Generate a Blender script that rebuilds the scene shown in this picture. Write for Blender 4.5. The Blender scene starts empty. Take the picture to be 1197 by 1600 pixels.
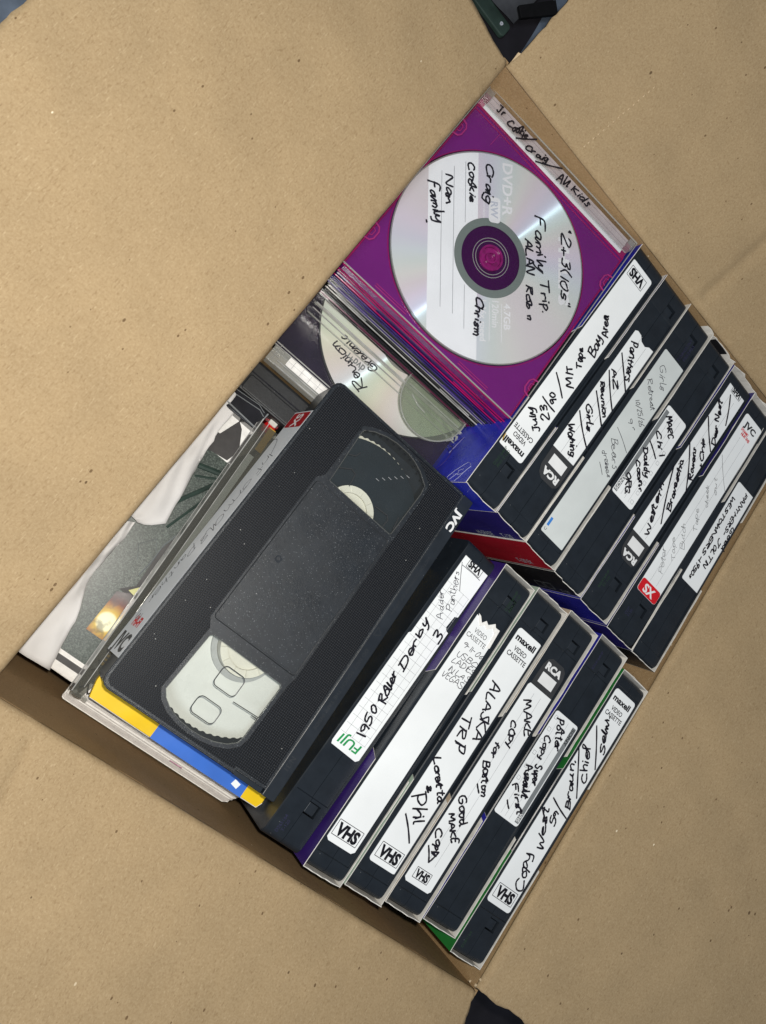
import bpy, bmesh, math, random
from mathutils import Matrix, Vector
random.seed(7)
sc = bpy.context.scene
COL = sc.collection
MM = 0.001
# ------------------------------------------------------------------ camera, world, lamps, exposure
CAM_C = (-169.58344, -131.23591, 351.2613)
CAM_R = ((0.69097649, 0.58406206, 0.42593779), (0.62486746, -0.77884118, 0.05428696), (0.36344484, 0.22864365, -0.90312322))
def cam_point(r, d, f):           # right, down, forward offsets (mm) from the lens
    return [(CAM_C[i] + CAM_R[0][i]*r + CAM_R[1][i]*d + CAM_R[2][i]*f)*MM for i in range(3)]
cd = bpy.data.cameras.new('camera'); cam = bpy.data.objects.new('camera', cd); COL.objects.link(cam)
cam.matrix_world = Matrix(((CAM_R[0][0], -CAM_R[1][0], -CAM_R[2][0], CAM_C[0]*MM),
                           (CAM_R[0][1], -CAM_R[1][1], -CAM_R[2][1], CAM_C[1]*MM),
                           (CAM_R[0][2], -CAM_R[1][2], -CAM_R[2][2], CAM_C[2]*MM), (0, 0, 0, 1)))
cd.sensor_fit = 'VERTICAL'; cd.sensor_height = 36; cd.lens = 36*1179.393/1600
cd.clip_start = .01; cd.clip_end = 50
sc.camera = cam
w = bpy.data.worlds.new('World'); sc.world = w; w.use_nodes = True
bg = w.node_tree.nodes['Background']; bg.inputs[0].default_value = (.80, .88, 1, 1); bg.inputs[1].default_value = .11
fl = bpy.data.lights.new('phone_flash', 'POINT'); fl.energy = 6.5; fl.shadow_soft_size = .005; fl.color = (1, .95, .86)
flo = bpy.data.objects.new('phone_flash', fl); COL.objects.link(flo); flo.location = cam_point(14, -16, -2)
ar = bpy.data.lights.new('fill_lamp', 'AREA'); ar.shape = 'SQUARE'; ar.size = .5; ar.energy = 11.5; ar.color = (.86, .93, 1)  # added soft fill for the room's ambient light, no lamp seen there
aro = bpy.data.objects.new('fill_lamp', ar); COL.objects.link(aro); aro.location = (-.55, -.65, 1.6)
aro.rotation_euler = (Vector((0, 0, 0)) - Vector(aro.location)).to_track_quat('-Z', 'Y').to_euler()
sc.view_settings.view_transform = 'Standard'; sc.view_settings.look = 'None'
sc.cycles.transparent_max_bounces = 32
sc.view_settings.exposure = 0; sc.view_settings.gamma = 1

# ------------------------------------------------------------------ materials
MATS = {}
def new_mat(name):
    m = bpy.data.materials.new(name); m.use_nodes = True
    nt = m.node_tree; b = nt.nodes['Principled BSDF']; MATS[name] = m
    return m, nt, b
def N(nt, typ, **kw):
    n = nt.nodes.new(typ)
    for k, v in kw.items():
        if k.startswith('i_'): n.inputs[k[2:].replace('_', ' ')].default_value = v
        else: setattr(n, k, v)
    return n
def mix_col(nt, fac, a, b, blend='MIX'):
    n = nt.nodes.new('ShaderNodeMix'); n.data_type = 'RGBA'; n.blend_type = blend
    for sock, v in ((n.inputs[0], fac), (n.inputs[6], a), (n.inputs[7], b)):
        if hasattr(v, 'is_linked'): nt.links.new(v, sock)
        elif isinstance(v, (int, float)): sock.default_value = v
        else: sock.default_value = (*v, 1)
    return n.outputs[2]
def ramp(nt, src, p0, p1, c0=0., c1=1.):
    n = nt.nodes.new('ShaderNodeMapRange'); nt.links.new(src, n.inputs[0])
    n.inputs[1].default_value = p0; n.inputs[2].default_value = p1; n.inputs[3].default_value = c0; n.inputs[4].default_value = c1
    return n.outputs[0]
def mth(nt, op, a, b=None):
    n = nt.nodes.new('ShaderNodeMath'); n.operation = op
    for s, v in ((n.inputs[0], a), (n.inputs[1], b)):
        if v is None: continue
        if hasattr(v, 'is_linked'): nt.links.new(v, s)
        else: s.default_value = v
    return n.outputs[0]
def coords(nt): return nt.nodes.new('ShaderNodeTexCoord').outputs['Object']
def scaled(nt, co, s, rot=(0, 0, 0)):
    n = nt.nodes.new('ShaderNodeMapping'); nt.links.new(co, n.inputs[0]); n.inputs['Scale'].default_value = s; n.inputs['Rotation'].default_value = rot
    return n.outputs[0]
def noise(nt, co, scale, detail=3, rough=.55):
    n = N(nt, 'ShaderNodeTexNoise'); nt.links.new(co, n.inputs['Vector'])
    n.inputs['Scale'].default_value = scale; n.inputs['Detail'].default_value = detail; n.inputs['Roughness'].default_value = rough
    return n.outputs['Fac']
def bump(nt, b, h, strength=.2, dist=.0003):
    n = nt.nodes.new('ShaderNodeBump'); nt.links.new(h, n.inputs['Height']); n.inputs['Strength'].default_value = strength; n.inputs['Distance'].default_value = dist
    nt.links.new(n.outputs[0], b.inputs['Normal'])
def kraft(name, base, fold_rot=0.):
    m, nt, b = new_mat(name); co = coords(nt)
    c = mix_col(nt, ramp(nt, noise(nt, co, 26, 6, .62), .3, .7), tuple(x*.91 for x in base), tuple(min(1, x*1.06) for x in base))
    c = mix_col(nt, ramp(nt, noise(nt, co, 900, 4, .7), .30, .70), mix_col(nt, .17, c, (.14, .08, .03)), mix_col(nt, .12, c, (.75, .62, .42)))
    # long pale and dark paper fibres
    for k, (sx, rot, scl, col, thr, amt) in enumerate(((4, .4, 1500, (.17, .10, .045), .64, .26), (5, 1.9, 1600, (.62, .50, .33), .67, .24), (4, 2.7, 1100, (.17, .10, .045), .67, .26))):
        f = noise(nt, scaled(nt, co, (1, 1/sx, 1), (0, 0, rot)), scl, 1, .4)
        c = mix_col(nt, mth(nt, 'MULTIPLY', ramp(nt, f, thr, thr + .07), amt), c, col)
    # sparse flecks of bark and pale pulp
    for k, (scl, col, thr, rad) in enumerate(((110, (.06, .032, .014), .84, .085), (260, (.09, .048, .02), .84, .16), (140, (.85, .74, .55), .92, .075))):
        v = N(nt, 'ShaderNodeTexVoronoi'); v.inputs['Scale'].default_value = scl
        nt.links.new(scaled(nt, co, (1, .62, 1), (0, 0, .7 + k)), v.inputs['Vector'])
        gate = nt.nodes.new('ShaderNodeSeparateColor'); nt.links.new(v.outputs['Color'], gate.inputs[0])
        g = ramp(nt, gate.outputs[k % 3], thr, thr + .02)
        sz = ramp(nt, gate.outputs[(k+1) % 3], 0, 1, rad*.3, rad)
        d = mth(nt, 'LESS_THAN', v.outputs['Distance'], sz)
        c = mix_col(nt, mth(nt, 'MULTIPLY', mth(nt, 'MULTIPLY', g, d), .75), c, col)
    nt.links.new(c, b.inputs['Base Color']); b.inputs['Roughness'].default_value = .85; b.inputs['Specular IOR Level'].default_value = .18
    wv = N(nt, 'ShaderNodeTexWave'); nt.links.new(scaled(nt, co, (1, 1, 1), (0, 0, fold_rot)), wv.inputs[0]); wv.inputs['Scale'].default_value = 42; wv.inputs['Distortion'].default_value = .6
    h = mth(nt, 'ADD', mth(nt, 'MULTIPLY', noise(nt, co, 500, 5, .7), .8), mth(nt, 'ADD', mth(nt, 'MULTIPLY', wv.outputs['Fac'], .12), mth(nt, 'MULTIPLY', noise(nt, co, 60, 3), 1.2)))
    bump(nt, b, h, .35, .0005)
    return m
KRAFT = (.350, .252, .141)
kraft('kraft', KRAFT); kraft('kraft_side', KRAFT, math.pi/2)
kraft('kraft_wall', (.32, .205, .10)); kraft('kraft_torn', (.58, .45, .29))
def plain(name, col, rough=.5, spec=.5, var=.12, nscale=160, bmp=0., bscale=900, metal=0., coat=0., trans=0.):
    m, nt, b = new_mat(name); co = coords(nt)
    c = mix_col(nt, ramp(nt, noise(nt, co, nscale, 4), .3, .7), tuple(x*(1-var) for x in col), tuple(min(1, x*(1+var)) for x in col))
    nt.links.new(c, b.inputs['Base Color'])
    r = ramp(nt, noise(nt, co, 70, 4), .3, .7, max(0, rough-.07), min(1, rough+.07)); nt.links.new(r, b.inputs['Roughness'])
    b.inputs['Specular IOR Level'].default_value = spec; b.inputs['Metallic'].default_value = metal; b.inputs['Coat Weight'].default_value = coat
    b.inputs['Transmission Weight'].default_value = trans
    if bmp: bump(nt, b, noise(nt, co, bscale, 3, .6), bmp, .0002)
    return m
def dusty(name, col, rough, spec, bmp, bscale, dust=.5, thr=.72, sparkle=0.):
    m, nt, b = new_mat(name); co = coords(nt)
    c = mix_col(nt, ramp(nt, noise(nt, co, 130, 4), .3, .7), tuple(x*.85 for x in col), tuple(x*1.15 for x in col))
    v = N(nt, 'ShaderNodeTexVoronoi'); nt.links.new(co, v.inputs['Vector']); v.inputs['Scale'].default_value = 420
    gate = nt.nodes.new('ShaderNodeSeparateColor'); nt.links.new(v.outputs['Color'], gate.inputs[0])
    f = mth(nt, 'MULTIPLY', ramp(nt, gate.outputs[0], .93, .95), mth(nt, 'LESS_THAN', v.outputs['Distance'], ramp(nt, gate.outputs[1], 0, 1, .03, .12)))
    f = mth(nt, 'MULTIPLY', f, dust)
    c = mix_col(nt, f, c, (.45, .46, .46))
    if sparkle:  # pale specks in the base colour imitate glints off the grain
        v2 = N(nt, 'ShaderNodeTexVoronoi'); nt.links.new(co, v2.inputs['Vector']); v2.inputs['Scale'].default_value = 1500
        g2 = nt.nodes.new('ShaderNodeSeparateColor'); nt.links.new(v2.outputs['Color'], g2.inputs[0])
        c = mix_col(nt, mth(nt, 'MULTIPLY', mth(nt, 'MULTIPLY', ramp(nt, g2.outputs[0], .80, 1.), mth(nt, 'LESS_THAN', v2.outputs['Distance'], .32)), sparkle), c, (.40, .43, .46))
    sm = mth(nt, 'MULTIPLY', ramp(nt, noise(nt, co, 28, 5, .7),   .5, .8), .012)
    c = mix_col(nt, sm, c, (.35, .37, .4))
    nt.links.new(c, b.inputs['Base Color'])
    r = ramp(nt, noise(nt, co, 60, 4), .3, .7, rough-.06, rough+.08); nt.links.new(r, b.inputs['Roughness'])
    b.inputs['Specular IOR Level'].default_value = spec
    bump(nt, b, noise(nt, co, bscale, 2, .5), bmp, .0002)
    return m
dusty('black_plastic', (.0130, .0175, .0240), .33, .55, .10, 2600, .2)
dusty('grain_plastic', (.0145, .0185, .0245), .38, .5, .55, 4200, .5, sparkle=.30)
dusty('door_plastic', (.0165, .0215, .029), .38, .4, .08, 2000, .25)
def rib_mat():
    m, nt, b = new_mat('ribbed_plastic'); co = coords(nt)
    sx = nt.nodes.new('ShaderNodeSeparateXYZ'); nt.links.new(co, sx.inputs[0])
    def per(o, p): return mth(nt, 'PINGPONG', o, p/2)
    P = .00116
    a = mth(nt, 'DIVIDE', per(sx.outputs[0], P), P/2); c_ = mth(nt, 'DIVIDE', per(sx.outputs[1], P), P/2)
    h = mth(nt, 'MULTIPLY', ramp(nt, a, .2, .62), ramp(nt, c_, .2, .62))
    c = mix_col(nt, h, (.0030, .0038, .0055), (.0165, .0205, .028))
    v = N(nt, 'ShaderNodeTexVoronoi'); nt.links.new(co, v.inputs['Vector']); v.inputs['Scale'].default_value = 520
    gate = nt.nodes.new('ShaderNodeSeparateColor'); nt.links.new(v.outputs['Color'], gate.inputs[0])
    n2 = ramp(nt, noise(nt, co, 22, 3), .55, .75)
    thr = mth(nt, 'SUBTRACT', .985, mth(nt, 'MULTIPLY', n2, .10))
    f = mth(nt, 'MULTIPLY', mth(nt, 'GREATER_THAN', gate.outputs[0], thr), mth(nt, 'LESS_THAN', v.outputs['Distance'], .15))
    c = mix_col(nt, mth(nt, 'MULTIPLY', f, .55), c, (.5, .5, .48))
    nt.links.new(c, b.inputs['Base Color']); b.inputs['Roughness'].default_value = .42; b.inputs['Specular IOR Level'].default_value = .36
    bump(nt, b, h, .7, .0003)
rib_mat()
plain('white_label', (.855, .882, .90), .45, .4, .05, 26, .06, 700)
plain('grey_label', (.62, .66, .66), .5, .4, .05, 50, .05, 700)
plain('tape_label', (.70, .74, .78), .35, .5, .04, 50)
plain('torn_paper', (.83, .82, .80), .9, .1, .10, 700, .6, 900)
plain('white_card', (.66, .64, .60), .8, .2, .14, 220, .3, 800)
plain('blue_card', (.022, .022, .26), .28, .5, .25, 60)
plain('bright_blue_card', (.026, .036, .46), .25, .5, .35, 40)
plain('navy_card', (.024, .018, .15), .35, .5, .15, 60)
plain('purple_card', (.030, .012, .12), .4, .5, .15, 60)
plain('red_card', (.36, .010, .022), .4, .4, .12, 60)
plain('black_card', (.012, .012, .014), .4, .4, .2, 60)
plain('green_card', (.016, .15, .028), .4, .4, .2, 60)
plain('pale_green_card', (.33, .42, .34), .5, .4, .25, 60)
plain('tan_card', (.45, .36, .27), .6, .3, .15, 60)
plain('ink_black', (.008, .008, .012), .35, .5, .3, 300)
plain('ink_marker', (.010, .009, .016), .4, .5, .5, 500)
plain('ink_pen', (.045, .045, .06), .5, .4, .4, 500)
plain('ink_pencil', (.26, .27, .28), .6, .3, .3, 500)
plain('ink_grey', (.20, .215, .225), .5, .4, .08, 100)
plain('ink_dark_grey', (.040, .042, .046), .45, .4, .1, 100)
plain('ink_rule', (.30, .31, .33), .6, .3, .2, 300)
plain('deep_red', (.38, .010, .016), .4, .4, .15, 100)  # darker than the other red print
plain('ink_red', (.62, .012, .02), .4, .4, .1, 100)
plain('ink_green', (.02, .30, .09), .4, .4, .1, 100)
plain('ink_code', (.020, .045, .026), .5, .3, .3, 400)
plain('ink_code_blue', (.028, .028, .07), .5, .3, .3, 400)
plain('ink_blue', (.05, .22, .62), .4, .4, .1, 100)
plain('ink_white', (.78, .79, .80), .5, .4, .05, 100)
plain('emboss_print', (.026, .030, .036), .45, .4, .1, 100)
plain('charcoal_cloth', (.055, .058, .066), .9, .1, .5, 45, .5, 60)
plain('ink_silver', (.52, .55, .62), .4, .5, .1, 100)
plain('yellow_card', (.76, .50, .010), .35, .4, .06, 60)
plain('cobalt_card', (.045, .15, .56), .35, .4, .08, 60)
plain('page_paper', (.86, .845, .82), .8, .2, .10, 300, .3, 900)
plain('printed_pink', (.55, .30, .42), .7, .2, .3, 400)
plain('white_reel', (.72, .70, .60), .35, .5, .06, 60)
plain('pale_reel', (.74, .75, .70), .3, .5, .05, 40)
plain('tape_pack', (.012, .019, .026), .25, .6, .15, 60)
plain('cavity', (.012, .014, .017), .5, .3, .1)
plain('purple_tray', (.165, .012, .175), .22, .6, .10, 25)
plain('magenta_edge', (.30, .006, .10), .15, .7, .25, 60)
plain('plum_hub', (.24, .008, .13), .15, .7, .35, 250)
plain('maroon_edge', (.14, .004, .055), .15, .7, .25, 60)
plain('dark_purple', (.014, .008, .028), .2, .6, .25, 60)
plain('violet_blue', (.035, .018, .15), .2, .6, .3, 60)
plain('smoke_case', (.018, .018, .022), .18, .6, .3, 60)
plain('clear_edge', (.36, .36, .35), .12, .8, .35, 90)
plain('lilac_strip', (.50, .45, .455), .35, .5, .10, 120)
plain('red_plastic', (.55, .012, .014), .2, .6, .2, 60)
plain('dark_red', (.16, .006, .012), .3, .5, .2, 60)
plain('case_black', (.014, .015, .017), .5, .5, .3, 400, .5, 1500)
plain('sticky_note', (.62, .60, .30), .7, .2, .06, 60)
plain('grey_page', (.60, .575, .56), .8, .2, .10, 300)
plain('hub_gap', (.40, .41, .40), .4, .4, .1)
plain('ochre_card', (.42, .26, .03), .5, .4, .2, 80)
plain('envelope', (.72, .705, .70), .75, .25, .06, 25, .5, 55)
plain('album_band', (.045, .042, .042), .5, .4, .2, 200)
plain("grey_cloth", (.10, .125, .165), .9, .1, .55, 45, .5, 60)
plain('dark_floor', (.014, .013, .018), .7, .3, .5, 25)
plain('dark_green', (.026, .046, .038), .5, .4, .4, 60)
plain('strap_black', (.004, .004, .005), .7, .2, .3)
def album_mat():
    m, nt, b = new_mat('album_cover'); co = coords(nt)
    n1 = noise(nt, co, 1250, 3, .7); big = noise(nt, co, 26, 3)
    lo = mix_col(nt, ramp(nt, big, .35, .65), (.010, .019, .015), (.028, .040, .035))
    c = mix_col(nt, ramp(nt, n1, .44, .70), lo, (.13, .16, .14))
    nt.links.new(c, b.inputs['Base Color']); b.inputs['Roughness'].default_value = .35
album_mat()
def photo_mat():       # pale round core fading through yellow and red brown to dark grey
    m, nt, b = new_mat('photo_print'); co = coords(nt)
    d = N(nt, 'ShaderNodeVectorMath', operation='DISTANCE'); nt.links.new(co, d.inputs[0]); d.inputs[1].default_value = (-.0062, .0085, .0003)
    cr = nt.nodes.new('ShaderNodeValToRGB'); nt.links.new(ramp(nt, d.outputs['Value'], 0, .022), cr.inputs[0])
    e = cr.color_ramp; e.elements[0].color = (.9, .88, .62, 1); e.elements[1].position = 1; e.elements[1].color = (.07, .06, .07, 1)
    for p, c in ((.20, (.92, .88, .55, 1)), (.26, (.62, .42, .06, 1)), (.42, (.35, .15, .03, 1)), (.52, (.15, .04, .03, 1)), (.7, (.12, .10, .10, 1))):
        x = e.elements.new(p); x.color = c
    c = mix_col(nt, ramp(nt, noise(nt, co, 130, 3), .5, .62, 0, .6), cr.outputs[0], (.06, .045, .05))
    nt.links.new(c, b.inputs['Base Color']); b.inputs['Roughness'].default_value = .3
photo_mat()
def thin_clear(name, tint=(.96, .96, .97), gloss=.12, rough=.08, haze=0., hcol=(.6, .62, .58)):
    m = bpy.data.materials.new(name); m.use_nodes = True; nt = m.node_tree; nt.nodes.clear(); MATS[name] = m
    out = nt.nodes.new('ShaderNodeOutputMaterial'); t = nt.nodes.new('ShaderNodeBsdfTransparent'); t.inputs[0].default_value = (*tint, 1)
    g = nt.nodes.new('ShaderNodeBsdfGlossy'); g.inputs['Roughness'].default_value = rough
    lw = nt.nodes.new('ShaderNodeLayerWeight'); lw.inputs[0].default_value = .5
    sch = mth(nt, 'ADD', .035, mth(nt, 'MULTIPLY', .9, mth(nt, 'POWER', lw.outputs['Facing'], 5.)))
    mx = nt.nodes.new('ShaderNodeMixShader'); nt.links.new(sch, mx.inputs[0]); nt.links.new(t.outputs[0], mx.inputs[1]); nt.links.new(g.outputs[0], mx.inputs[2])
    last = mx.outputs[0]
    if haze:
        df = nt.nodes.new('ShaderNodeBsdfDiffuse'); df.inputs[0].default_value = (*hcol, 1)
        m2 = nt.nodes.new('ShaderNodeMixShader'); m2.inputs[0].default_value = haze; nt.links.new(last, m2.inputs[1]); nt.links.new(df.outputs[0], m2.inputs[2]); last = m2.outputs[0]
    nt.links.new(last, out.inputs[0])
thin_clear('clear_lid'); thin_clear('clear_frosted', (.9, .9, .88), .1, .15, .30, (.62, .63, .60)); thin_clear('dark_smoke', (.4, .4, .4), .1, .1, .1, (.03, .03, .03)); thin_clear('clear_scuffed', (.98, .98, .97), .1, .10, .012, (.62, .63, .60)); thin_clear('clear_milky', (.90, .92, .88), .1, .1, .09, (.50, .54, .47))
thin_clear('clear_smoke', (.72, .72, .70), .1, .1, .14, (.22, .22, .20)); thin_clear('window_clear', (.97, .98, .98), .1, .1, .012); thin_clear('window_bevel', (.8, .82, .82), .1, .1, .12, (.5, .5, .48))
thin_clear('purple_clear', (.70, .25, .75), .1, .08, .25, (.10, .015, .12)); thin_clear('pink_clear', (.8, .2, .5), .1, .08, .55, (.62, .06, .34))
def disc_mat(name, base):
    m, nt, b = new_mat(name); co = coords(nt)
    tg = nt.nodes.new('ShaderNodeTangent'); tg.direction_type = 'RADIAL'; tg.axis = 'Z'
    # thin pearly colour that drifts with the viewing angle, as on any optical disc
    lw = nt.nodes.new('ShaderNodeNewGeometry'); dp = N(nt, 'ShaderNodeVectorMath', operation='DOT_PRODUCT'); nt.links.new(lw.outputs['Incoming'], dp.inputs[0])
    nt.links.new(tg.outputs[0], dp.inputs[1])
    hue = mth(nt, 'MULTIPLY', dp.outputs['Value'], 2.6)
    hs = nt.nodes.new('ShaderNodeCombineColor'); hs.mode = 'HSV'
    nt.links.new(mth(nt, 'FRACT', mth(nt, 'ADD', hue, .55)), hs.inputs[0]); hs.inputs[1].default_value = .55; hs.inputs[2].default_value = 1
    nt.links.new(mix_col(nt, .10, base, hs.outputs[0]), b.inputs['Base Color'])
    b.inputs['Roughness'].default_value = .5
    g = nt.nodes.new('ShaderNodeBsdfAnisotropic'); nt.links.new(mix_col(nt, .55, (.75, .8, .95), hs.outputs[0]), g.inputs['Color'])
    g.inputs['Roughness'].default_value = .44; g.inputs['Anisotropy'].default_value = .88; nt.links.new(tg.outputs[0], g.inputs['Tangent'])
    mx = nt.nodes.new('ShaderNodeMixShader'); mx.inputs[0].default_value = .10
    nt.links.new(b.outputs[0], mx.inputs[1]); nt.links.new(g.outputs[0], mx.inputs[2])
    nt.links.new(mx.outputs[0], nt.nodes['Material Output'].inputs[0])
disc_mat('disc_silver', (.68, .68, .71)); disc_mat('disc_white', (.74, .74, .67))
plain('disc_hub', (.165, .20, .185), .5, .4, .03)
plain('disc_clear_hub', (.12, .03, .14), .2, .6, .1)

# ------------------------------------------------------------------ mesh helpers (lengths in mm)
class MB:
    def __init__(s): s.v = []; s.f = []; s.m = []
    def add(s, vs, fs, mi=0):
        o = len(s.v); s.v += [tuple(p) for p in vs]; s.f += [tuple(i+o for i in f) for f in fs]; s.m += [mi]*len(fs) if isinstance(mi, int) else list(mi)
        return s
    def box(s, x0, x1, y0, y1, z0, z1, mi=0):
        return s.add([(x, y, z) for z in (z0, z1) for y in (y0, y1) for x in (x0, x1)],
                     [(0, 2, 3, 1), (4, 5, 7, 6), (0, 1, 5, 4), (2, 6, 7, 3), (0, 4, 6, 2), (1, 3, 7, 5)], mi)
    def prism(s, poly, z0, z1, mi=0):
        n = len(poly)
        return s.add([(*p, z0) for p in poly] + [(*p, z1) for p in poly],
                     [tuple(range(n-1, -1, -1)), tuple(range(n, 2*n))] + [(i, (i+1) % n, n+(i+1) % n, n+i) for i in range(n)], mi)
    def tube(s, pts, r, closed=False, k=6, mi=0):
        n = len(pts); base = len(s.v)
        for i, p in enumerate(pts):
            a = Vector(pts[(i-1) % n] if closed or i else pts[0]); b = Vector(pts[(i+1) % n] if closed or i < n-1 else pts[-1])
            t = (b-a); t = t.normalized() if t.length else Vector((1, 0, 0))
            u = t.cross(Vector((0, 0, 1))); u = u.normalized() if u.length > 1e-4 else Vector((1, 0, 0)); vv = u.cross(t)
            for j in range(k):
                a_ = 2*math.pi*j/k; s.v.append(tuple(Vector(p)+u*r*math.cos(a_)+vv*r*math.sin(a_)))
        for i in range(n if closed else n-1):
            for j in range(k):
                s.f.append((base+i*k+j, base+i*k+(j+1) % k, base+((i+1) % n)*k+(j+1) % k, base+((i+1) % n)*k+j)); s.m.append(mi)
        if not closed:
            s.f.append(tuple(base+j for j in range(k-1, -1, -1))); s.m.append(mi)
            s.f.append(tuple(base+(n-1)*k+j for j in range(k))); s.m.append(mi)
        return s
    def ring(s, cx, cy, r0, r1, z0, z1, n=64, mi=0):
        c = [(math.cos(2*math.pi*i/n), math.sin(2*math.pi*i/n)) for i in range(n)]; o = len(s.v)
        for r, z in ((r0, z0), (r1, z0), (r1, z1), (r0, z1)): s.v += [(cx+r*a, cy+r*b, z) for a, b in c]
        for q in range(4):
            for i in range(n):
                j = (i+1) % n; s.f.append((o+q*n+i, o+q*n+j, o+((q+1) % 4)*n+j, o+((q+1) % 4)*n+i)); s.m.append(mi)
        return s
    def build(s, name, mats, parent=None, smooth=False, bevel=0., seg=2, loc=None):
        me = bpy.data.meshes.new(name)
        me.from_pydata([(x*MM, y*MM, z*MM) for x, y, z in s.v], [], s.f)
        if isinstance(mats, str): mats = [mats]
        for m in mats: me.materials.append(MATS[m])
        for p, mi in zip(me.polygons, s.m): p.material_index = mi
        me.update()
        bm = bmesh.new(); bm.from_mesh(me)
        bmesh.ops.recalc_face_normals(bm, faces=bm.faces[:])
        if bevel:
            es = [e for e in bm.edges if len(e.link_faces) == 2 and e.calc_face_angle(0) > .6]
            bmesh.ops.bevel(bm, geom=es, offset=bevel*MM, segments=seg, profile=.5, affect='EDGES', clamp_overlap=True)
        bm.to_mesh(me); bm.free()
        if smooth:
            for p in me.polygons: p.use_smooth = True
        o = bpy.data.objects.new(name, me); COL.objects.link(o)
        if parent: o.parent = parent
        if loc: o.location = [c*MM for c in loc]
        return o
def rrect(x0, x1, y0, y1, r, n=5):
    out = []
    for cx, cy, a in ((x1-r, y0+r, -90), (x1-r, y1-r, 0), (x0+r, y1-r, 90), (x0+r, y0+r, 180)):
        for i in range(n+1):
            t = math.radians(a+90*i/n); out.append((cx+r*math.cos(t), cy+r*math.sin(t)))
    return out
def circle(cx, cy, r, n=48, a0=0, a1=360):
    full = abs(a1-a0) >= 360
    return [(cx+r*math.cos(math.radians(a0+(a1-a0)*i/(n if full else n-1))), cy+r*math.sin(math.radians(a0+(a1-a0)*i/(n if full else n-1)))) for i in range(n)]
def thing(name, label, cat, mat4=None, loc=None, group=None):
    o = bpy.data.objects.new(name, None); COL.objects.link(o); o.empty_display_size = .01
    if mat4 is not None: o.matrix_world = mat4
    if loc is not None: o.location = [c*MM for c in loc]
    return tag(o, label, cat, group)
def tag(o, label, cat, group=None):
    o['label'] = label; o['category'] = cat
    if group: o['group'] = group
    return o
def rotvec(v):
    v = Vector(v); return Matrix.Rotation(v.length, 4, v.normalized()) if v.length > 1e-9 else Matrix.Identity(4)
def frame(fit, off=(0, 0, 0)):
    R = rotvec(fit[3:6]); p = Vector(fit[:3]) + R.to_3x3() @ Vector(off)
    return Matrix.Translation(p*MM) @ R
def plate_with_holes(outer, holes, z0, z1):
    """flat plate with through holes; returns MB data"""
    bm = bmesh.new(); loops = []
    for lp in [outer]+holes:
        vs = [bm.verts.new((x, y, z1)) for x, y in lp]
        for i in range(len(vs)): bm.edges.new((vs[i], vs[(i+1) % len(vs)]))
        loops.append(len(vs))
    bmesh.ops.triangle_fill(bm, use_beauty=True, use_dissolve=False, edges=bm.edges[:])
    bm.verts.index_update(); vs = [tuple(v.co) for v in bm.verts]; fs = [tuple(v.index for v in f.verts) for f in bm.faces]; bm.free()
    mb = MB(); n = len(vs)
    mb.add(vs + [(x, y, z0) for x, y, z in vs], fs + [tuple(i+n for i in reversed(f)) for f in fs])
    o = 0
    for L in loops:
        for i in range(L):
            a, b = o+i, o+(i+1) % L; mb.f.append((a, b, b+n, a+n)); mb.m.append(0)
        o += L
    return mb
# ------------------------------------------------------------------ printed lettering
def text(s, h, cx, cy, ang, z, parent, mat, w=None, bold=0., shear=0., name='lettering'):
    cu = bpy.data.curves.new(name, 'FONT'); cu.body = s; cu.size = 1; cu.offset = bold; cu.shear = shear; cu.resolution_u = 3
    t = bpy.data.objects.new(name, cu); me = bpy.data.meshes.new_from_object(t); bpy.data.objects.remove(t); bpy.data.curves.remove(cu)
    xs = [v.co.x for v in me.vertices]; ys = [v.co.y for v in me.vertices]
    x0, x1, y0, y1 = min(xs), max(xs), min(ys), max(ys)
    cap = .729; ky = h/cap; kx = ky if w is None else w/(x1-x0)
    ca, sa = math.cos(math.radians(ang)), math.sin(math.radians(ang))
    for v in me.vertices:
        x = (v.co.x-(x0+x1)/2)*kx; y = (v.co.y-cap/2)*ky
        v.co = ((cx+x*ca-y*sa)*MM, (cy+x*sa+y*ca)*MM, z*MM)
    me.materials.clear(); me.materials.append(MATS[mat]); me.name = name
    o = bpy.data.objects.new(name, me); COL.objects.link(o); o.parent = parent
    return o
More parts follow.
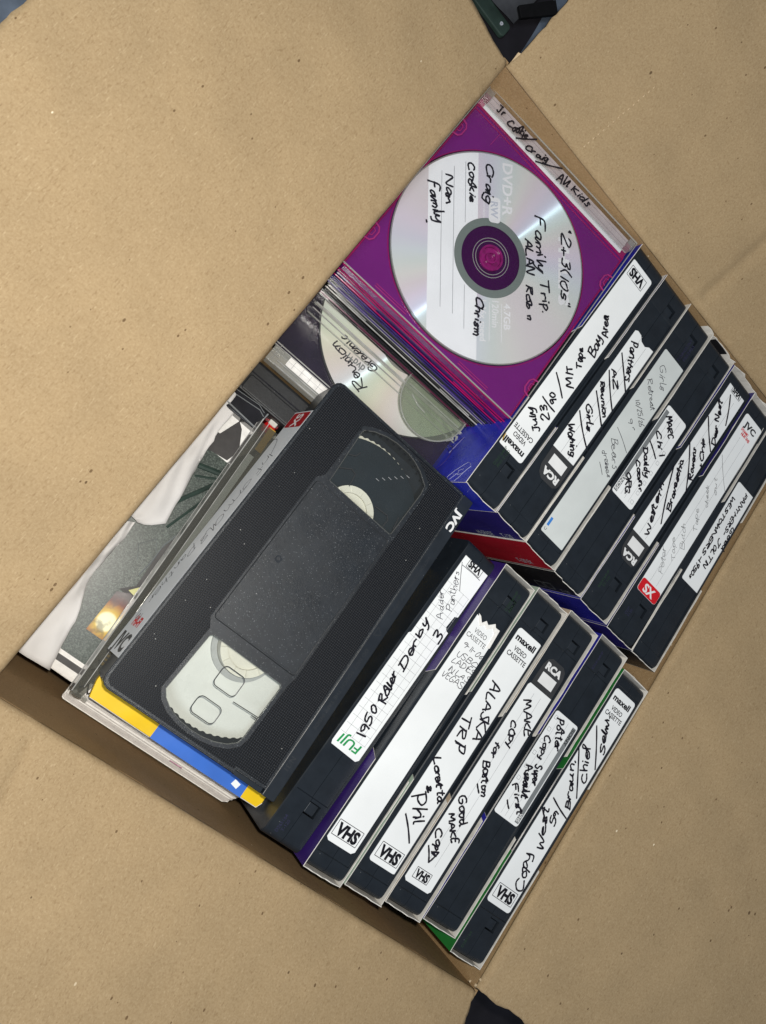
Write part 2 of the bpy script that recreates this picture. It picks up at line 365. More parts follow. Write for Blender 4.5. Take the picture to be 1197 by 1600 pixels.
# ------------------------------------------------------------------ handwriting: a stroke alphabet, smoothed and jittered
GL = {
'A': '0,0 .28,1 .58,0|.1,.36 .52,.4', 'B': '0,0 .04,1|-.04,.97 .42,.92 .38,.58 .06,.52|.06,.52 .52,.42 .48,.06 -.02,0', 'C': '.55,.84 .36,1 .1,.76 .02,.36 .2,.02 .58,.12',
'D': '.02,0 .04,1|-.08,.98 .4,.88 .58,.5 .4,.08 -.06,0', 'E': '.45,1 .02,.97 0,0 .48,.03|0,.5 .36,.54', 'F': '.5,1 .02,.97 0,0|0,.52 .36,.54', 'G': '.55,.86 .34,1 .08,.74 .02,.3 .22,0 .5,.1 .54,.42 .3,.42',
'H': '0,0 .02,1|.5,0 .5,1|0,.5 .5,.53', 'I': '.15,0 .17,1', 'J': '.1,.98 .6,1|.42,1 .4,.2 .2,0 .02,.16', 'K': '0,0 .02,1|.5,1 .05,.48 .52,0', 'L': '.05,1 0,.02 .46,.04',
'M': '0,0 .08,1 .32,.36 .58,1 .68,0', 'N': '0,0 .04,1 .46,.02 .52,1', 'O': '.3,1 .05,.74 .03,.3 .25,0 .5,.25 .52,.7 .3,1 .18,.94', 'P': '0,0 .05,1|-.05,.95 .4,1 .52,.72 .3,.46 .03,.46',
'R': '0,0 .04,1|-.05,.95 .4,1 .46,.72 .06,.5 .52,0', 'S': '.5,.86 .28,1 .06,.8 .2,.55 .46,.34 .4,.06 .16,0 0,.14', 'T': '-.02,.96 .62,1|.3,.98 .26,0', 'U': '0,1 .02,.3 .2,0 .42,.2 .46,1', 'V': '0,1 .24,0 .5,1',
'W': '0,1 .16,0 .36,.66 .54,0 .74,1', 'Y': '0,1 .26,.5|.56,1 .14,-.12', 'Z': '0,.95 .5,1 .02,.02 .52,.04',
'a': '.4,.5 .16,.56 .02,.26 .14,.01 .34,.16 .42,.52 .42,.06 .52,0', 'b': '.04,1 .03,.02|.04,.3 .26,.55 .4,.28 .2,0 .03,.08', 'c': '.38,.46 .2,.56 .02,.28 .16,0 .42,.08', 'd': '.36,.46 .16,.56 .02,.26 .16,0 .38,.2|.42,1 .4,.04 .48,0', 'e': '.04,.26 .36,.34 .3,.54 .1,.5 .02,.22 .16,0 .44,.1',
'f': '.38,.88 .24,1 .14,.8 .12,-.1|0,.5 .34,.54', 'g': '.38,.5 .16,.56 .04,.3 .18,.06 .36,.22 .4,.52 .36,-.22 .16,-.36 0,-.24', 'h': '.04,1 .02,0|.03,.3 .22,.55 .36,.44 .38,0', 'i': '.05,.54 .06,0|.07,.78 .09,.82', 'k': '.03,1 .02,0|.34,.55 .06,.24 .38,0', 'l': '.05,1 .04,.06 .14,0',
'm': '.02,.54 .03,0|.03,.32 .16,.54 .26,.4 .26,.04|.26,.34 .4,.54 .5,.4 .5,0', 'n': '.02,.54 .03,0|.03,.32 .2,.54 .34,.42 .36,0', 'o': '.22,.55 .04,.38 .06,.1 .22,0 .38,.16 .36,.44 .2,.55', 'p': '.03,.56 .0,-.4|.02,.4 .22,.58 .38,.36 .2,.04 .03,.1', 'q': '.36,.5 .14,.55 .03,.28 .18,.02 .36,.2|.4,.55 .4,-.36',
'r': '.02,.54 .04,0|.04,.3 .18,.52 .34,.5', 's': '.32,.48 .16,.56 .06,.42 .28,.22 .2,0 0,.06', 't': '.16,.9 .14,.08 .3,0|0,.6 .34,.64', 'u': '.02,.54 .04,.12 .18,0 .34,.2|.38,.54 .38,.06 .46,0', 'v': '0,.54 .16,0 .34,.54', 'w': '0,.54 .12,0 .24,.42 .36,0 .5,.54', 'x': '0,.54 .36,0|.36,.54 0,0', 'y': '.02,.54 .08,.16 .26,.14 .38,.5|.4,.56 .3,-.24 .06,-.34', 'z': '.02,.52 .34,.54 .02,.02 .36,.02',
'0': '.22,.96 .04,.6 .08,.1 .26,0 .42,.4 .36,.86 .2,.96', '1': '.1,1 .08,0', '2': '.02,.78 .2,1 .4,.76 .02,.04 .48,.04', '3': '.04,.9 .3,1 .38,.74 .14,.54 .4,.4 .36,.06 .02,.06', '4': '.06,1 .02,.48 .42,.5|.36,.9 .34,0', '5': '.42,1 .08,.98 .04,.58 .34,.56 .4,.2 .2,0 0,.08', '6': '.36,.98 .06,.5 .06,.08 .28,0 .38,.26 .1,.42', '8': '.3,.96 .06,.8 .36,.28 .2,0 .04,.22 .36,.7 .3,.96', '9': '.38,.72 .16,.56 .04,.8 .22,1 .4,.8 .34,0',
'-': '0,.42 .3,.46', '/': '.36,1.1 0,-.15', '.': '.02,0 .06,.04', ',': '.08,.08 .02,-.16', '"': '.02,1.05 .0,.8|.14,1.05 .12,.8', "'": '.02,1.05 .0,.8', '&': '.46,.06 .12,.8 .24,.96 .3,.76 .02,.2 .2,0 .44,.34', '+': '.2,.66 .2,.1|0,.4 .4,.4', '(': '.24,1.1 .04,.5 .22,-.12', '?': '.02,.8 .2,1 .36,.76 .16,.4|.16,.02 .18,.05'}
def smooth_line(p, k=5):
    if len(p) < 3:
        a, b = p; return [(a[0]+(b[0]-a[0])*i/4+random.gauss(0, .006)*0, a[1]+(b[1]-a[1])*i/4) for i in range(5)]
    out = []
    for i in range(len(p)-1):
        p0, p1, p2, p3 = p[max(i-1, 0)], p[i], p[i+1], p[min(i+2, len(p)-1)]
        for j in range(k):
            t = j/k
            out.append(tuple(.5*((2*p1[c]) + (-p0[c]+p2[c])*t + (2*p0[c]-5*p1[c]+4*p2[c]-p3[c])*t*t + (-p0[c]+3*p1[c]-3*p2[c]+p3[c])*t**3) for c in (0, 1)))
    return out + [p[-1]]
def ribbon(mb, pts, wd, z, taper=.25):
    """a flat inked stroke with round ends and a slightly varying width"""
    n = len(pts); L = []; Rr = []
    for i, p in enumerate(pts):
        a = pts[max(i-1, 0)]; b = pts[min(i+1, n-1)]
        dx, dy = b[0]-a[0], b[1]-a[1]; l = math.hypot(dx, dy) or 1; nx, ny = -dy/l, dx/l
        hw = wd/2*(1+taper*math.sin(i*1.7+wd*9)*.5)
        L.append((p[0]+nx*hw, p[1]+ny*hw, z)); Rr.append((p[0]-nx*hw, p[1]-ny*hw, z))
        if i == 0: d0 = (dx/l, dy/l)
        if i == n-1: d1 = (dx/l, dy/l)
    cap = lambda p, d: [(p[0]+d[0]*wd*.28 + s*-d[1]*wd*.3, p[1]+d[1]*wd*.28 + s*d[0]*wd*.3, z) for s in (1, -1)]
    e1 = cap(pts[-1], d1); e0 = cap(pts[0], (-d0[0], -d0[1]))
    vs = L + Rr + e1 + e0
    fs = [(i, n+i, n+i+1, i+1) for i in range(n-1)] + [(n-1, 2*n-1, 2*n+1, 2*n), (n, 0, 2*n+2, 2*n+3)]
    mb.add(vs, fs)
PEN = {'m': (1.08, 'ink_marker'), 'p': (.38, 'ink_pen'), 'g': (.36, 'ink_pencil')}
def handwriting(words, z, parent, ox=0., oy=0., rot=None, wscale=1.):
    groups = {}
    for (pen, s, x0, y0, x1, y1, h) in words:
        if rot: (x0, y0), (x1, y1) = rot(x0, y0), rot(x1, y1)
        groups.setdefault(pen, []).append((s, x0+ox, y0+oy, x1+ox, y1+oy, h))
    for pen, ws in groups.items():
        wd, mat = PEN[pen]; wd *= wscale; mb = MB(); k = 0
        for (s, x0, y0, x1, y1, h) in ws:
            if s == '/':
                L = math.hypot(x1-x0, y1-y0); nx, ny = -(y1-y0)/L, (x1-x0)/L; b = random.uniform(-.03, .03)*L
                ribbon(mb, [(x0+(x1-x0)*t+nx*b*math.sin(math.pi*t), y0+(y1-y0)*t+ny*b*math.sin(math.pi*t)) for t in [i/8 for i in range(9)]], wd, z+k*.004); k += 1; continue
            rnd = random.Random(hash_str(s)+int(x0*7)); adv = 0; strokes = []; prev = None
            for ch in s:
                if ch == ' ': adv += .34; prev = None; continue
                g = GL[ch]; sx = rnd.uniform(.78, 1.16); sy = rnd.uniform(.78, 1.14); dy = rnd.uniform(-.09, .09); sl = rnd.uniform(.02, .24); wmax = 0
                for st in g.split('|'):
                    pts = [tuple(float(c) for c in q.split(',')) for q in st.split()]
                    wmax = max(wmax, max(q[0] for q in pts))
                    pts = [(adv+q[0]*sx+sl*q[1]*sy+rnd.gauss(0, .028), q[1]*sy+dy+rnd.gauss(0, .032)) for q in pts]
                    if prev and ch.islower() and st is g.split('|')[0] or (prev and ch.islower() and g.startswith(st)): pts = [prev[-1]] + pts; strokes.append(smooth_line(pts))
                    else: strokes.append(smooth_line(pts))
                    last = pts
                prev = last if (ch.islower() and '|' not in g) else None
                adv += wmax*sx+rnd.uniform(.05, .17)
            adv -= .1; L = math.hypot(x1-x0, y1-y0); ux, uy = (x1-x0)/L, (y1-y0)/L; kx = L/max(adv, .1)
            for st in strokes:
                P = [(x0+ux*q[0]*kx-uy*(q[1]-.5)*h, y0+uy*q[0]*kx+ux*(q[1]-.5)*h) for q in st]
                ribbon(mb, P, wd, z+k*.004); k += 1
        mb.build('handwriting', mat, parent)
def hash_str(s):
    r = 0
    for c in s: r = (r*31+ord(c)) % 100003
    return r
def lines(segs, wd, z, parent, mat, name='ruled_lines'):
    mb = MB()
    for x0, y0, x1, y1 in segs:
        l = math.hypot(x1-x0, y1-y0); nx, ny = -(y1-y0)/l*wd/2, (x1-x0)/l*wd/2
        mb.add([(x0+nx, y0+ny, z), (x0-nx, y0-ny, z), (x1-nx, y1-ny, z), (x1+nx, y1+ny, z)], [(0, 1, 2, 3)])
    return mb.build(name, mat, parent)
def patch(poly, z, parent, mat, name='printed_band'):
    mb = MB(); mb.add([(*p, z) for p in poly], [tuple(range(len(poly)))]); return mb.build(name, mat, parent)
def boxed_vhs(cx, cy, ang, z, parent, w=14.5, h=7.):
    ca, sa = math.cos(math.radians(ang)), math.sin(math.radians(ang)); T = lambda x, y: (cx+x*ca-y*sa, cy+x*sa+y*ca)
    c = [T(-w/2, -h/2), T(w/2, -h/2), T(w/2, h/2), T(-w/2, h/2)]
    e = lambda a, b: (*a, *b)
    lines([e(c[i], c[(i+1) % 4]) for i in range(4)], .35, z, parent, 'ink_black', 'printed_frame')
    text('VHS', h*.76, cx, cy, ang, z+.004, parent, 'ink_black', w=w*.88, bold=.055)
FIT = {
 'up0': (0.1285,1.1997,-0.4273,-0.0022,-0.0001,-0.0114),
 'up1': (26.1599,1.2655,-0.0203,-0.0013,0.0001,-0.0097),
 'up2': (52.2828,0.5803,0.4079,0.0004,-0.0001,-0.0052),
 'up3': (79.9507,0.1702,-0.3779,0.0016,-0.0000,-0.0020),
 'up4': (105.8296,-0.7589,0.0175,0.0013,0.0000,-0.0068),
 'up5': (133.1474,-1.6776,0.4175,0.0011,-0.0002,0.0027),
 'up6': (161.9080,-1.4576,-0.3994,0.0000,-0.0001,0.0198),
 'lo0': (52.3144,-206.7351,0.0535,0.0011,0.0001,0.0125),
 'lo1': (78.5856,-203.5381,0.9445,-0.0013,0.0000,0.0099),
 'lo2': (106.4255,-200.0823,0.5121,0.0002,-0.0001,0.0116),
 'lo3': (134.2677,-197.1443,0.0981,0.0020,-0.0000,0.0055),
 'lo4': (161.6190,-203.9194,1.1356,0.0026,-0.0002,0.0027),
 'fuji': (25.6773,-205.2680,-6.6044,-0.0047,0.0003,-0.0102),
 'jvc': (-86.7976,-187.4456,-2.8139,-0.0806,-0.0660,-0.0037),
 'dvd': (-124.4480,44.8900,-13.0350,-0.0290,-0.1330,-0.0020),
}
HAND = {
 'up0': [('m','July',18.1,51.9,5.6,58.8,4.7), ('m','23',18.3,61.3,11.8,65.8,5.0), ('m','90',16.3,72.0,10.9,75.0,4.7), ('m','MIT',18.6,87.5,9.3,95.6,4.7), ('m','Tape',15.7,99.7,8.2,109.4,5.0), ('m','Bay',17.0,112.0,13.3,123.7,5.6), ('m','Area',16.8,126.5,8.6,136.6,5.3), ('m','/',7.2,70.1,19.2,69.3,0.0), ('m','/',5.2,86.9,18.0,78.9,0.0)],
 'up1': [('m','Panthers',9.6,140.2,21.8,119.5,5.2), ('m','AZ',8.3,117.7,16.9,110.5,3.8), ('m','Reunion',7.3,105.8,22.3,91.9,3.8), ('m','Girls',8.4,89.3,19.5,77.7,4.2), ('m','Wahing',6.7,72.1,20.1,59.2,5.2), ('m','/',6.5,128.6,25.8,111.8,0.0), ('m','/',6.3,114.2,24.8,97.3,0.0), ('m','/',7.3,98.5,26.4,83.8,0.0), ('m','/',5.9,81.5,25.9,67.7,0.0)],
 'up2': [('p','Girls',9.5,146.4,19.5,135.4,5.8), ('p','Retreat',6.9,132.1,22.0,120.1,4.0), ('p','10/25/26',8.4,116.6,21.4,106.8,3.5), ('p','98',10.8,104.1,16.9,100.3,3.5), ('p','Bears',10.0,87.0,23.2,74.5,5.0), ('p','dresses',9.0,77.0,22.7,67.6,4.0), ('p','/',7.5,93.4,23.1,86.6,0.0), ('p','/',10.9,69.0,17.5,64.6,0.0)],
 'up3': [('m','MARC',6.8,126.7,18.2,118.4,4.7), ('m','Chi 1',6.6,115.0,18.8,104.9,4.0), ('m','Daddy',5.9,99.8,18.3,87.7,4.0), ('m','Coan,r',6.0,90.6,20.8,78.2,3.6), ('m','ORG.',5.9,80.0,13.3,69.3,4.0), ('m','/',5.6,105.2,16.4,100.0,0.0)],
 'up4': [('m','Western',15.7,60.2,4.2,92.2,4.3), ('m','Braveschia',20.0,83.5,6.6,114.6,3.6), ('m','Ravens',21.3,109.9,10.0,126.7,3.8), ('m','+Chip',23.4,121.0,11.7,136.4,3.2), ('m','Deer Nest',21.3,139.5,6.7,164.4,3.8), ('m','/',20.6,73.4,4.3,107.5,0.0), ('m','/',23.7,101.1,4.0,127.9,0.0), ('m','/',22.4,134.7,5.5,150.2,0.0), ('m','/',21.2,156.1,10.9,173.7,0.0)],
 'up5': [('g','Peter',14.1,50.2,5.4,64.7,4.5), ('g','Tape',17.7,63.0,7.1,74.1,3.3), ('g','Butch',18.5,72.7,9.0,85.8,4.0), ('g','Tape',20.1,88.3,10.6,100.5,4.0), ('g','check',17.1,105.8,8.7,116.8,3.5), ('g','out',18.4,116.3,11.1,125.2,3.0), ('g','/',5.3,140.7,23.8,124.1,0.0)],
 'up6': [('m','PANTHERS-',21.2,136.2,22.9,103.5,3.1), ('m','Good',26.5,112.0,28.6,95.1,3.1), ('m','WESTOWNERS -1950s',13.1,127.2,16.8,64.0,3.0), ('m','JOLTIN',21.2,99.1,22.4,76.6,3.3)],
 'fuji': [('m','1950',14.9,65.9,10.9,82.1,5.1), ('m','Roller',13.4,86.6,8.3,102.9,4.9), ('m','Derby',10.8,107.1,6.1,135.2,4.9), ('m','3',18,130,18,134.8,6.9), ('p','Adder',12.9,141.2,3.5,153.5,3.6), ('p','Panthers',14.6,148.1,4.0,167.7,4.6), ('p','/',3.5,174.2,12.8,161.0,0.0), ('p','/',4.6,173.0,19.5,173.3,0.0)],
 'lo0': [('p','9-11-06',6.2,140.2,21.5,140.5,3.2), ('p','USBC',6.7,133.8,21.4,135.2,3.4), ('p','LADIES',6.2,129.6,22.6,131.3,3.4), ('p','IN LAS',6.9,124.7,22.4,125.8,3.2), ('p','VEGAS',5.6,120.0,21.3,121.2,3.4)],
 'lo1': [('m','ALASKA',13.3,132.5,23.4,100.0,6.5), ('m','TRIP',8.6,107.8,16.9,88.4,6.5), ('m','Loretta',7.5,79.8,26.4,61.2,4.6), ('m','&',13.0,64.8,15.7,62.3,3.1), ('m','Phil',10.1,58.2,21.4,47.0,7.8), ('m','/',10.2,45.9,22.6,34.4,0.0)],
 'lo2': [('m','MAKE',8.5,132.3,22.4,116.8,5.0), ('m','COPY',8.7,118.3,15.2,103.9,4.0), ('m','for',8.1,103.0,9.9,95.0,4.0), ('m','Boston',7.6,91.1,19.5,75.3,5.0), ('m','Good',5.9,67.9,17.9,56.0,5.2), ('m','MAKE',6.4,56.9,18.8,44.8,4.4), ('m','Copy',5.3,46.4,13.5,34.2,4.2), ('m','/',10.6,77.7,15.0,74.1,0.0), ('m','/',5.0,35.8,11.2,28.4,0.0), ('m','/',11.2,28.4,13.5,35.7,0.0), ('m','/',8.9,33.8,13.5,35.7,0.0)],
 'lo3': [('m','Potter',8.8,134.8,19.0,118.7,6.0), ('m','Copy',7.2,121.6,12.3,108.7,4.6), ('m','Super',12.5,104.9,18.1,94.1,4.6), ('m','Assault',7.0,101.7,16.5,85.6,5.2), ('m','First',5.5,88.0,19.8,75.7,3.8), ('m','/',6.5,77.9,10.8,74.5,0.0)],
 'lo4': [('m','Copy',20.4,46.3,11.7,67.5,7.5), ('m','West',19.2,71.9,6.5,93.6,4.8), ('m','59',17.2,88.6,14.4,96.9,4.4), ('m','Braun,',20.7,101.4,4.7,125.0,4.8), ('m','Chief',21.2,119.5,7.6,138.6,5.2), ('m','Selwi.',21.4,139.4,9.5,160.3,4.2), ('m','/',23.7,97.0,6.9,102.0,0.0), ('m','/',22.5,110.2,3.6,134.5,0.0), ('m','/',23.2,130.7,6.2,151.9,0.0)],
 'dvd': [('m','Craig',28.0,107.9,40.3,89.5,5.2), ('m','Cookie',19.3,99.5,33.7,82.3,4.3), ('m','Nan',14.6,83.6,24.1,71.6,5.2), ('m','Family',9.4,73.5,26.6,58.3,5.9), ('m','/',21.1,52.5,20.0,53.4,0.0), ('m','"2+3(10s"',84.6,113.7,111.7,77.5,5.9), ('m','Family',68.0,107.1,88.5,83.4,6.6), ('m','Trip.',92.4,79.4,105.0,66.2,5.6), ('m','ALAN',71.2,91.2,83.7,75.8,4.9), ('m','Rob n',87.3,69.9,99.7,54.6,4.3), ('m','Chrism',69.0,42.4,80.6,25.0,4.9)],
 'strip': [('m','Jr',10.9,134.8,16.0,135.7,4.2), ('m','Cookie',20.2,133.1,33.5,136.5,5.2), ('m','Craig',36.7,130.7,50.3,135.4,4.2), ('m','All',61.4,132.7,68.9,134.8,5.2), ('m','Kids',72.5,135.0,86.2,134.8,4.2), ('m','/',29.4,129.5,39.0,139.3,0.0), ('m','/',46.1,128.3,60.8,138.4,0.0)],
}
# ------------------------------------------------------------------ the ground round the box
def wavy(name, x0, x1, y0, y1, nx, ny, zf, mat, parent=None):
    mb = MB(); vs = [(x0+(x1-x0)*i/nx, y0+(y1-y0)*j/ny, zf(x0+(x1-x0)*i/nx, y0+(y1-y0)*j/ny)) for j in range(ny+1) for i in range(nx+1)]
    mb.add(vs, [(j*(nx+1)+i, j*(nx+1)+i+1, (j+1)*(nx+1)+i+1, (j+1)*(nx+1)+i) for j in range(ny) for i in range(nx)])
    return mb.build(name, mat, parent, smooth=True)
g = MB(); g.box(-900, 1000, -900, 1000, -140, -126); go = g.build('floor', 'dark_floor'); go['kind'] = 'structure'
def hump(x, y): return -123 + 3*math.sin(x*.07+1)*math.sin(y*.055) + 2*math.sin(x*.021-y*.13)
cl = MB(); n_ = 26
def cloth(name, mat, label, x0, x1, y0, y1, rot, seed):
    t = MB(); nx, ny = 22, 22; pts = []
    for j in range(ny+1):
        for i in range(nx+1):
            u, v = i/nx-.5, j/ny-.5; x = (x1-x0)*u; y = (y1-y0)*v
            c, s = math.cos(rot), math.sin(rot); X = (x0+x1)/2+x*c-y*s; Y = (y0+y1)/2+x*s+y*c
            pts.append((X, Y, -119+5*math.sin(X*.05+seed)*math.sin(Y*.043+seed*2)+2.5*math.sin(X*.11-Y*.09)))
    t.add(pts, [(j*(nx+1)+i, j*(nx+1)+i+1, (j+1)*(nx+1)+i+1, (j+1)*(nx+1)+i) for j in range(ny) for i in range(nx)])
    return tag(t.build(name, mat, smooth=True), label, 'cloth')
cloth('folded_cloth', 'grey_cloth', 'crumpled blue grey cloth on the floor behind the top corner of the box', -118, -10, 318, 460, .12, 1.3)
cloth('grey_cloth', 'grey_cloth', 'grey blue cloth edge past the outer end of the upper left flap', -345, -326, 30, 110, .35, 4.1)
cloth('dark_cloth', 'charcoal_cloth', 'dark grey cloth behind the green bin at the top of the picture', -230, -124, 322, 440, -.05, 2.6)
t = thing('storage_bin', 'dark green plastic bin edge in the gap between the two upper flaps', 'bin', loc=(-150, 314, -125))
MB().prism(rrect(-40, 24, -5, 7, 3), 0, 4).build('bin_body', 'dark_green', t, bevel=.8)
MB().ring(0, 0, 0.5, 1.3, 4.2, 4.9, 16).build('rivet', 'ink_silver', t, loc=(17, 1, 0))
t = MB(); t.add([(-133, 329, -112), (-126, 324, -112), (-108, 352, -111), (-116, 358, -111), (-133, 329, -115), (-126, 324, -115), (-108, 352, -114), (-116, 358, -114)],
                [(0, 1, 2, 3), (7, 6, 5, 4), (0, 4, 5, 1), (1, 5, 6, 2), (2, 6, 7, 3), (3, 7, 4, 0)])
tag(t.build('strap', 'strap_black', bevel=.5), 'black strap end lying over the cloths behind the box', 'strap')

# ------------------------------------------------------------------ the cardboard box
RIM = 5.6; FLOOR = -121.; TH = 3.4
Q = {'T': (-126.4, 185.6), 'L': (-123.1, -213.3), 'B': (191.2, -213.8), 'R': (183.5, 193.7)}
box = thing('cardboard_box', 'open brown corrugated cardboard box with its four flaps folded out', 'box', loc=(30, -10, FLOOR-TH))
BO = Vector((30, -10, FLOOR-TH))
def sub(p): return (p[0]-BO[0], p[1]-BO[1], p[2]-BO[2])
def wall(a, b, name='wall', bulge=0.):
    ax, ay = a; bx, by = b; L = math.hypot(bx-ax, by-ay); ux, uy = (bx-ax)/L, (by-ay)/L; nx, ny = uy, -ux   # outward normal when the box runs counter-clockwise
    mb = MB(); nu, nz = 40, 14; rows = []
    for side in (0, 1):
        for j in range(nz+1):
            z = FLOOR + (RIM-5-FLOOR)*j/nz
            for i in range(nu+1):
                s = i/nu; o = side*TH + bulge*math.sin(math.pi*s)*(j/nz)**2 + (.35*math.sin(s*31+j*.7) if 0 < i < nu else 0)*.5
                e = (side*TH if i in (0, nu) else 0)*(1 if i else -1)
                rows.append(sub((ax+ux*(L*s+e)+nx*o, ay+uy*(L*s+e)+ny*o, z)))
    k = (nu+1)*(nz+1); f = []
    for j in range(nz):
        for i in range(nu):
            a0 = j*(nu+1)+i; f.append((a0, a0+1, a0+nu+2, a0+nu+1)); f.append((k+a0, k+a0+nu+1, k+a0+nu+2, k+a0+1))
    for i in range(nu):
        a0 = nz*(nu+1)+i; f.append((a0, a0+1, k+a0+1, k+a0)); f.append((i+1, i, k+i, k+i+1))
    for j in range(nz):
        for i in (0, nu):
            a0 = j*(nu+1)+i; f.append((a0, a0+nu+1, k+a0+nu+1, k+a0))
    mb.add(rows, f)
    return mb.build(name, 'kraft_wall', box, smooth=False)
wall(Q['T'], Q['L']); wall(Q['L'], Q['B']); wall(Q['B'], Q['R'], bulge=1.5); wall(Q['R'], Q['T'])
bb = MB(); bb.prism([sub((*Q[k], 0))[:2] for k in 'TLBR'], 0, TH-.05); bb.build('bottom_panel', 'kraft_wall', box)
def flap(a, b, ang, length, mat, creases=(), seed=0, sag=0., ins=(1., 1.), jag=.35):
    """one flap: rises out of the wall top in a small bend, then runs outwards at the given angle"""
    rnd = random.Random(seed)
    ax, ay = a; bx, by = b; L = math.hypot(bx-ax, by-ay); ux, uy = (bx-ax)/L, (by-ay)/L; nx, ny = uy, -ux
    th = math.radians(ang); r = 4.5; phi1 = math.pi/2-th
    prof = []
    for i in range(7):
        p = phi1*i/6; prof.append((r*(1-math.cos(p)), RIM-r-.5+r*math.sin(p), i == 0))
    d0, z0 = prof[-1][:2]; nv = int(length/2.6)
    for i in range(1, nv+1):
        l = length*i/nv; prof.append((d0+l*math.cos(th), z0+l*math.sin(th)-sag*(l/length)**2, l))
    nu = int(L/2.8); vs = []
    jl = [rnd.gauss(0, jag) for _ in prof]; jr = [rnd.gauss(0, jag) for _ in prof]
    for k in range(1, len(prof)): jl[k] = .45*jl[k-1]+.9*jl[k]; jr[k] = .45*jr[k-1]+.9*jr[k]
    je = [rnd.gauss(0, .35) for _ in range(nu+1)]; jz = [rnd.gauss(0, .55) for _ in range(nu+1)]
    ph = [rnd.uniform(0, 6) for _ in range(6)]
    for top in (1, 0):
        for j, (d, z, l) in enumerate(prof):
            for i in range(nu+1):
                s = i/nu; e = 0
                if i == 0: e = ins[0]*min(1, j/7) + jl[j]
                if i == nu: e = -ins[1]*min(1, j/7) - jr[j]
                x = L*s+e; dd = d; zz = z
                if j == len(prof)-1: dd += je[i]
                if j > 6:
                    q = (j-6)/nv
                    zz += q*(.9*math.sin(x*.021+ph[0])+.5*math.sin(x*.05+ph[1]))*1.6 + .25*math.sin(x*.16+d*.09+ph[2])*min(1, q*4) + .18*math.sin(d*.21-x*.06+ph[3])
                    for (x0, l0, x1, l1, dep, wd) in creases:
                        px, py = x-x0, l-l0; qx, qy = x1-x0, l1-l0; tt = max(0, min(1, (px*qx+py*qy)/(qx*qx+qy*qy)))
                        dist = math.hypot(px-qx*tt, py-qy*tt); zz -= dep*math.exp(-(dist/wd)**2)
                elif j > 1: zz += jz[i]*.5
                if not top:
                    if j < 7:
                        p = phi1*j/6; dd += TH*math.cos(p)*1.; zz -= TH*math.sin(p)*.0 + 0; dd = d + TH*math.cos(p); zz = zz - TH*math.sin(p)
                    else: dd += TH*math.sin(th); zz -= TH*math.cos(th)
                vs.append(sub((ax+ux*x+nx*dd, ay+uy*x+ny*dd, zz)))
    m = nu+1; k = m*len(prof); f = []
    for j in range(len(prof)-1):
        for i in range(nu):
            q = j*m+i; f.append((q, q+1, q+m+1, q+m)); f.append((k+q, k+q+m, k+q+m+1, k+q+1))
        for i in (0, nu):
            q = j*m+i; f.append((q, q+m, k+q+m, k+q))
    for i in range(nu):
        q = (len(prof)-1)*m+i; f.append((q, q+1, k+q+1, k+q)); f.append((i, k+i, k+i+1, i+1))
    mb = MB(); mb.add(vs, f)
    o = mb.build('flap', mat, box, smooth=True)
    return o
flap(Q['T'], Q['L'], 10, 152, 'kraft_side', creases=((40, 20, 330, 40, .35, 8), (250, 60, 260, 150, .4, 6), (120, 50, 180, 120, .4, 10)), seed=3)
flap(Q['L'], Q['B'], 16, 152, 'kraft', creases=((28, 5, 46, 90, 2.2, 2.8), (46, 90, 60, 152, 1.5, 3.2), (150, 30, 190, 120, .4, 7)), seed=5)
flap(Q['B'], Q['R'], 17, 185, 'kraft_side', creases=((120, 10, 130, 150, .35, 4), (300, 30, 280, 150, .3, 5)), seed=8, jag=.55)
flap(Q['R'], Q['T'], 25, 152, 'kraft', creases=((128, 6, 120, 152, 2.3, 3.4), (40, 40, 60, 150, .4, 4), (200, 30, 230, 120, .35, 9)), seed=11)
pm = MB()
for i in range(15):      # dotted perforation across the upper right flap, raised paper burrs
    l = 1.5+i*3.4; th_ = math.radians(25); x = -66+.1*l; y = 189.9+l*math.cos(th_); z = RIM+.2+max(0, l-3)*math.sin(th_)
    pm.add([sub((x-.3, y-.7, z+.1)), sub((x+.3, y-.7, z+.1)), sub((x+.3, y+.7, z+.75)), sub((x-.3, y+.7, z+.75)), sub((x, y, z+1.1))], [(0, 1, 4), (1, 2, 4), (2, 3, 4), (3, 0, 4), (3, 2, 1, 0)])
pm.build('perforation', 'kraft_torn', box)
# torn scrap of liner still hanging at the top corner
tb = MB(); rnd = random.Random(4)
sc_pts = [(-126, 187), (-121, 188.5), (-118.6, 192), (-117.8, 197.5), (-120.6, 200.5), (-123.5, 200), (-123.2, 195), (-126.6, 194)]
zs = [3.5, 4, 5.6, 7.8, 8.6, 7.0, 6.2, 5.0]
tb.add([sub((x, y, z)) for (x, y), z in zip(sc_pts, zs)] + [sub((x+.2, y+.1, z-1.3)) for (x, y), z in zip(sc_pts, zs)],
       [(0, 1, 2, 7), (2, 3, 6, 7), (3, 4, 5, 6), (15, 10, 9, 8), (15, 14, 11, 10), (14, 13, 12, 11)] + [(i, (i+1) % 8, 8+(i+1) % 8, 8+i) for i in range(8)])
tb.build('torn_scrap', 'kraft_torn', box)
for px, py, z, r in ((187, -211, 4.2, 1.1), (188.6, -207.5, 3.6, .8), (185.2, -211.6, 1, .9)):
    s_ = MB(); pp = [(px+r*random.uniform(.6, 1.3)*math.cos(a*1.05), py+r*random.uniform(.6, 1.3)*math.sin(a*1.05)) for a in range(6)]
    s_.prism([sub((*p, 0))[:2] for p in pp], z-BO[2], z+.5-BO[2]); s_.build('torn_scrap', 'kraft_torn', box)
